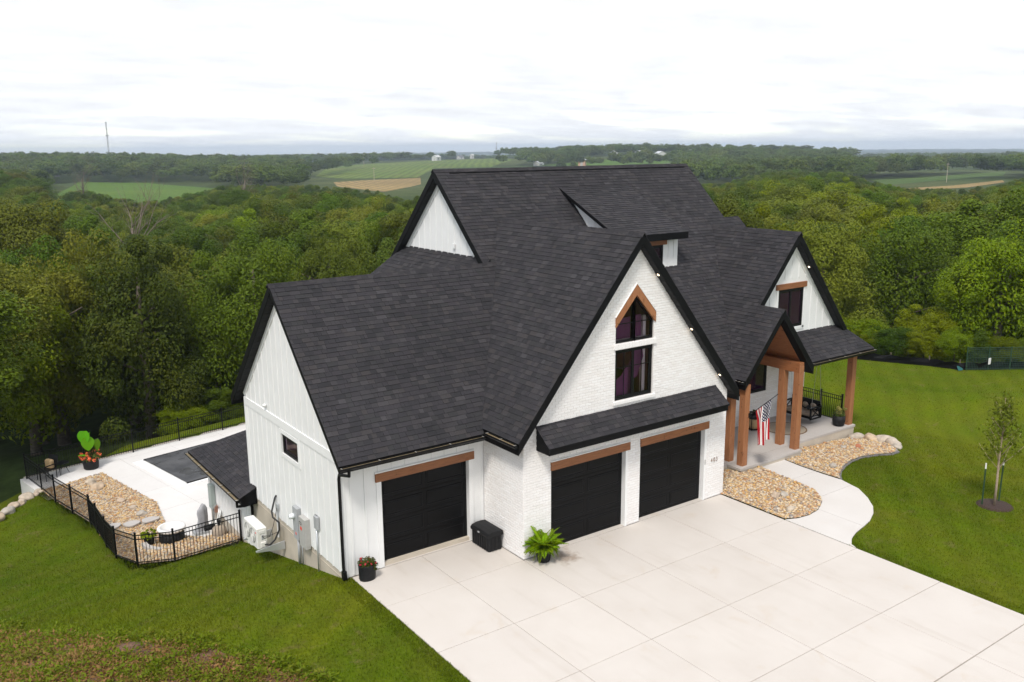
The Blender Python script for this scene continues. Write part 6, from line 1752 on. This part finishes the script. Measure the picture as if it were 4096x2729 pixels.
# hedgerows and field trees
for (xa, ya), (xb, yb), n in (((455, 292), (640, 312), 26), ((470, 305), (600, 335), 22), ((400, 282), (455, 290), 10), ((505, 640), (600, 690), 10), ((545, 655), (700, 700), 14), ((560, 930), (640, 1010), 8), ((480, 560), (560, 530), 9), ((250, 600), (330, 720), 10), ((330, 720), (400, 800), 6)):
    for k in range(n):
        t2 = (k + rg.uniform(-.3, .3)) / n; x, y = xa + (xb - xa) * t2 + rg.normal() * 5, ya + (yb - ya) * t2 + rg.normal() * 5
        if any(math.hypot(x - cx, y - cy) < r_ for cx, cy, r_ in CLEAR): continue
        H = rg.uniform(10, 15.5); w = rg.uniform(1., 1.4); P_.append((x, y, ground(x, y))); S_.append((H / 12 * w, H / 12 * w, H / 12)); T_.append(rg.uniform(0, 6.28)); K_.append(rg.randint(4))
scatter_object('distant_woods', P_, S_, T_, K_, far_cm, 'far dark tree belts and hedgerows reaching to the horizon')
print('trees', cnt, 'mass', len(mass), 'far', len(P_))

# ------------------------------------------------------------------ bare dead trees
def dead_tree(label, x, y, H, seed):
    rg = random.Random(seed); z = ground(x, y); e = thing('dead_tree', label, 'tree', (x, y, z), 0, None)
    b_ = B(); parts = []
    def grow(p, d, L, r_, lev, bm):
        n = 4; path = [p]; q = p.copy(); dd = d.copy(); rad = [r_]
        for i in range(n):
            dd = (dd + Vector((rg.uniform(-.22, .22), rg.uniform(-.22, .22), rg.uniform(-.05, .16)))).normalized(); q = q + dd * L / n; path.append(q.copy()); rad.append(r_ * (1 - .7 * (i + 1) / n))
        bm.tube(path, rad, 5)
        if lev < 3:
            for k in range(rg.choice((4, 5)) if lev else 9):
                i = rg.randint(1, n) if lev else rg.randint(2, n); a = rg.uniform(0, 6.28); s = rg.uniform(.45, .9)
                nd = (dd * .75 + Vector((math.cos(a) * s, math.sin(a) * s, .25))).normalized(); grow(path[i], nd, L * rg.uniform(.38, .6), rad[i] * .6, lev + 1, bm)
    grow(Vector((0, 0, -.5)), Vector((.03, 0, 1)), H * .8, H * .017, 0, b_)
    b_.obj('branches', 'dead_wood', e, True)
    return e
dead_tree('tall bare dead tree with pale branches above the left woods', 8.0, 82.0, 14.5, 5)
dead_tree('leaning bare dead tree beside the tall dead one', 5.6, 79.0, 11.0, 9)
dead_tree('small bare grey tree at the far edge of the left woods', 34, 250, 15.0, 11)
dead_tree('reddish bare tree below the bright green field', 66, 215, 15.0, 14)

# ------------------------------------------------------------------ farm buildings, towers, poles
def barn(label, x, y, L, Wd, h, rz, wall, roof, name='barn', cat='barn'):
    e = thing(name, label, cat, (x, y, ground(x, y) - .2), R(rz))
    B().prism([(-L / 2, -Wd / 2, 0), (-L / 2, Wd / 2, 0), (-L / 2, Wd / 2, h), (-L / 2, 0, h + Wd * .3), (-L / 2, -Wd / 2, h)], (L, 0, 0)).obj('wall', wall, e)
    for s in (-1, 1):
        B().prism([(-L / 2 - .3, s * (Wd / 2 + .3), h - .15), (-L / 2 - .3, 0, h + Wd * .3 + .06), (-L / 2 - .3, 0, h + Wd * .3 + .26), (-L / 2 - .3, s * (Wd / 2 + .3), h + .05)], (L + .6, 0, 0)).obj('roof', roof, e)
    B().box(-L / 2 - .06, -Wd * .18, 0, -L / 2 - .01, Wd * .18, h * .75).obj('door', 'grey_panel', e)
    B().box(-L * .2, -Wd / 2 - .06, h * .35, -L * .05, -Wd / 2 - .01, h * .7).obj('window', 'dark_glass', e)
    return e
barn('tan metal shed with pale roof among field trees beyond the main ridge', 503, 597, 7, 6, 5.6, 40, 'barn_tan', 'barn_roof', 'shed', 'shed')
barn('low white shed beside the tan shed beyond the main ridge', 487, 640, 11, 6, 2.2, 30, 'barn_white', 'barn_roof', 'shed', 'shed')
barn('grey roofed white barn at the left end of the hilltop farm', 608, 672, 14, 9, 5, 50, 'barn_white', 'grey_roof')
barn('long white barn with pale roof between hilltop trees', 650, 678, 13, 8, 3.5, 20, 'barn_white', 'barn_roof')
barn('white farmhouse with steep gable on the hilltop', 634, 632, 16, 9, 4, 60, 'barn_white', 'barn_roof', 'farm_building', 'house')
barn('white barn partly hidden by the big hilltop trees', 690, 640, 14, 9, 4, 15, 'barn_white', 'barn_roof')
barn('large white barn at the far left farmstead', 555, 937, 11, 7, 4.5, 30, 'barn_white', 'barn_white')
barn('small white barn right of the round tree at the far farmstead', 622, 988, 8, 6, 3.2, 10, 'barn_white', 'grey_roof')
barn('narrow white outbuilding at the end of the far farmstead', 648, 1000, 4, 4, 5, 10, 'barn_white', 'barn_white', 'outbuilding', 'shed')
barn('grey roofed suburban house peeking over the far left woods', 62, 672, 16, 11, 6, 0, 'grey_roof', 'grey_roof', 'distant_house', 'house')
barn('grey roofed suburban house beside the first one over the left woods', 84, 668, 14, 10, 5.5, 20, 'grey_roof', 'grey_roof', 'distant_house', 'house')
barn('bright white barn far out in the valley fields', 1390, 2600, 45, 26, 12, 30, 'barn_white', 'barn_roof')
def mast(label, x, y, H, w, name='radio_mast'):
    e = thing(name, label, 'mast', (x, y, ground(x, y)))
    b_ = B(); 
    for k in range(3):
        a = k * 2.094; b_.tube([(w * math.cos(a), w * math.sin(a), 0), (w * .7 * math.cos(a), w * .7 * math.sin(a), H)], w * .22, 4)
    n = int(H / (w * 6))
    for i in range(n):
        for k in range(3):
            a, b2 = k * 2.094, (k + 1) * 2.094; z0, z1 = H * i / n, H * (i + 1) / n
            b_.tube([(w * .85 * math.cos(a), w * .85 * math.sin(a), z0), (w * .85 * math.cos(b2), w * .85 * math.sin(b2), z1)], w * .12, 3)
    b_.obj('lattice', 'tower_metal', e)
    B().lathe([(w * 2, 0), (w * 2, w * 1.6)], 8, (0, 0, H * .68)).obj('antenna_ring', 'tower_metal', e)
    B().lathe([(w * 1.3, 0), (w * 1.3, w)], 8, (0, 0, H * .985)).obj('antenna_ring', 'tower_metal', e)
mast('tall slim radio mast on the left horizon above the woods', 180, 935, 42, .7)
mast('short lattice mast on the horizon behind the main roof', 905, 1315, 34, .8)
def pole(label, x, y, H, name='utility_pole'):
    e = thing(name, label, 'utility pole', (x, y, ground(x, y)))
    B().tube([(0, 0, -.5), (0, 0, H)], [.16, .1], 6).obj('shaft', 'pole_wood', e)
    B().box(-1.3, -.08, H - .8, 1.3, .08, H - .6).obj('crossarm', 'pole_wood', e)
pole('wooden utility pole standing before the tan field', 262, 527, 9); pole('wooden utility pole at the dark green strip field on the right', 418, 217, 9.5)
pole('tall wooden utility pole in the green valley fields', 400, 822, 13)

# ------------------------------------------------------------------ haze
hz = NT('haze_air')
pv = hz.new('ShaderNodeVolumePrincipled'); pv.inputs['Color'].default_value = (.74, .86, 1.0, 1); pv.inputs['Density'].default_value = .00021; pv.inputs['Anisotropy'].default_value = .2
hz.l.new(pv.outputs[0], hz.out.inputs['Volume'])
tag(B().box(-8300, -8300, -60, 8300, 8300, 54).obj('haze', 'haze_air'), kind='stuff')
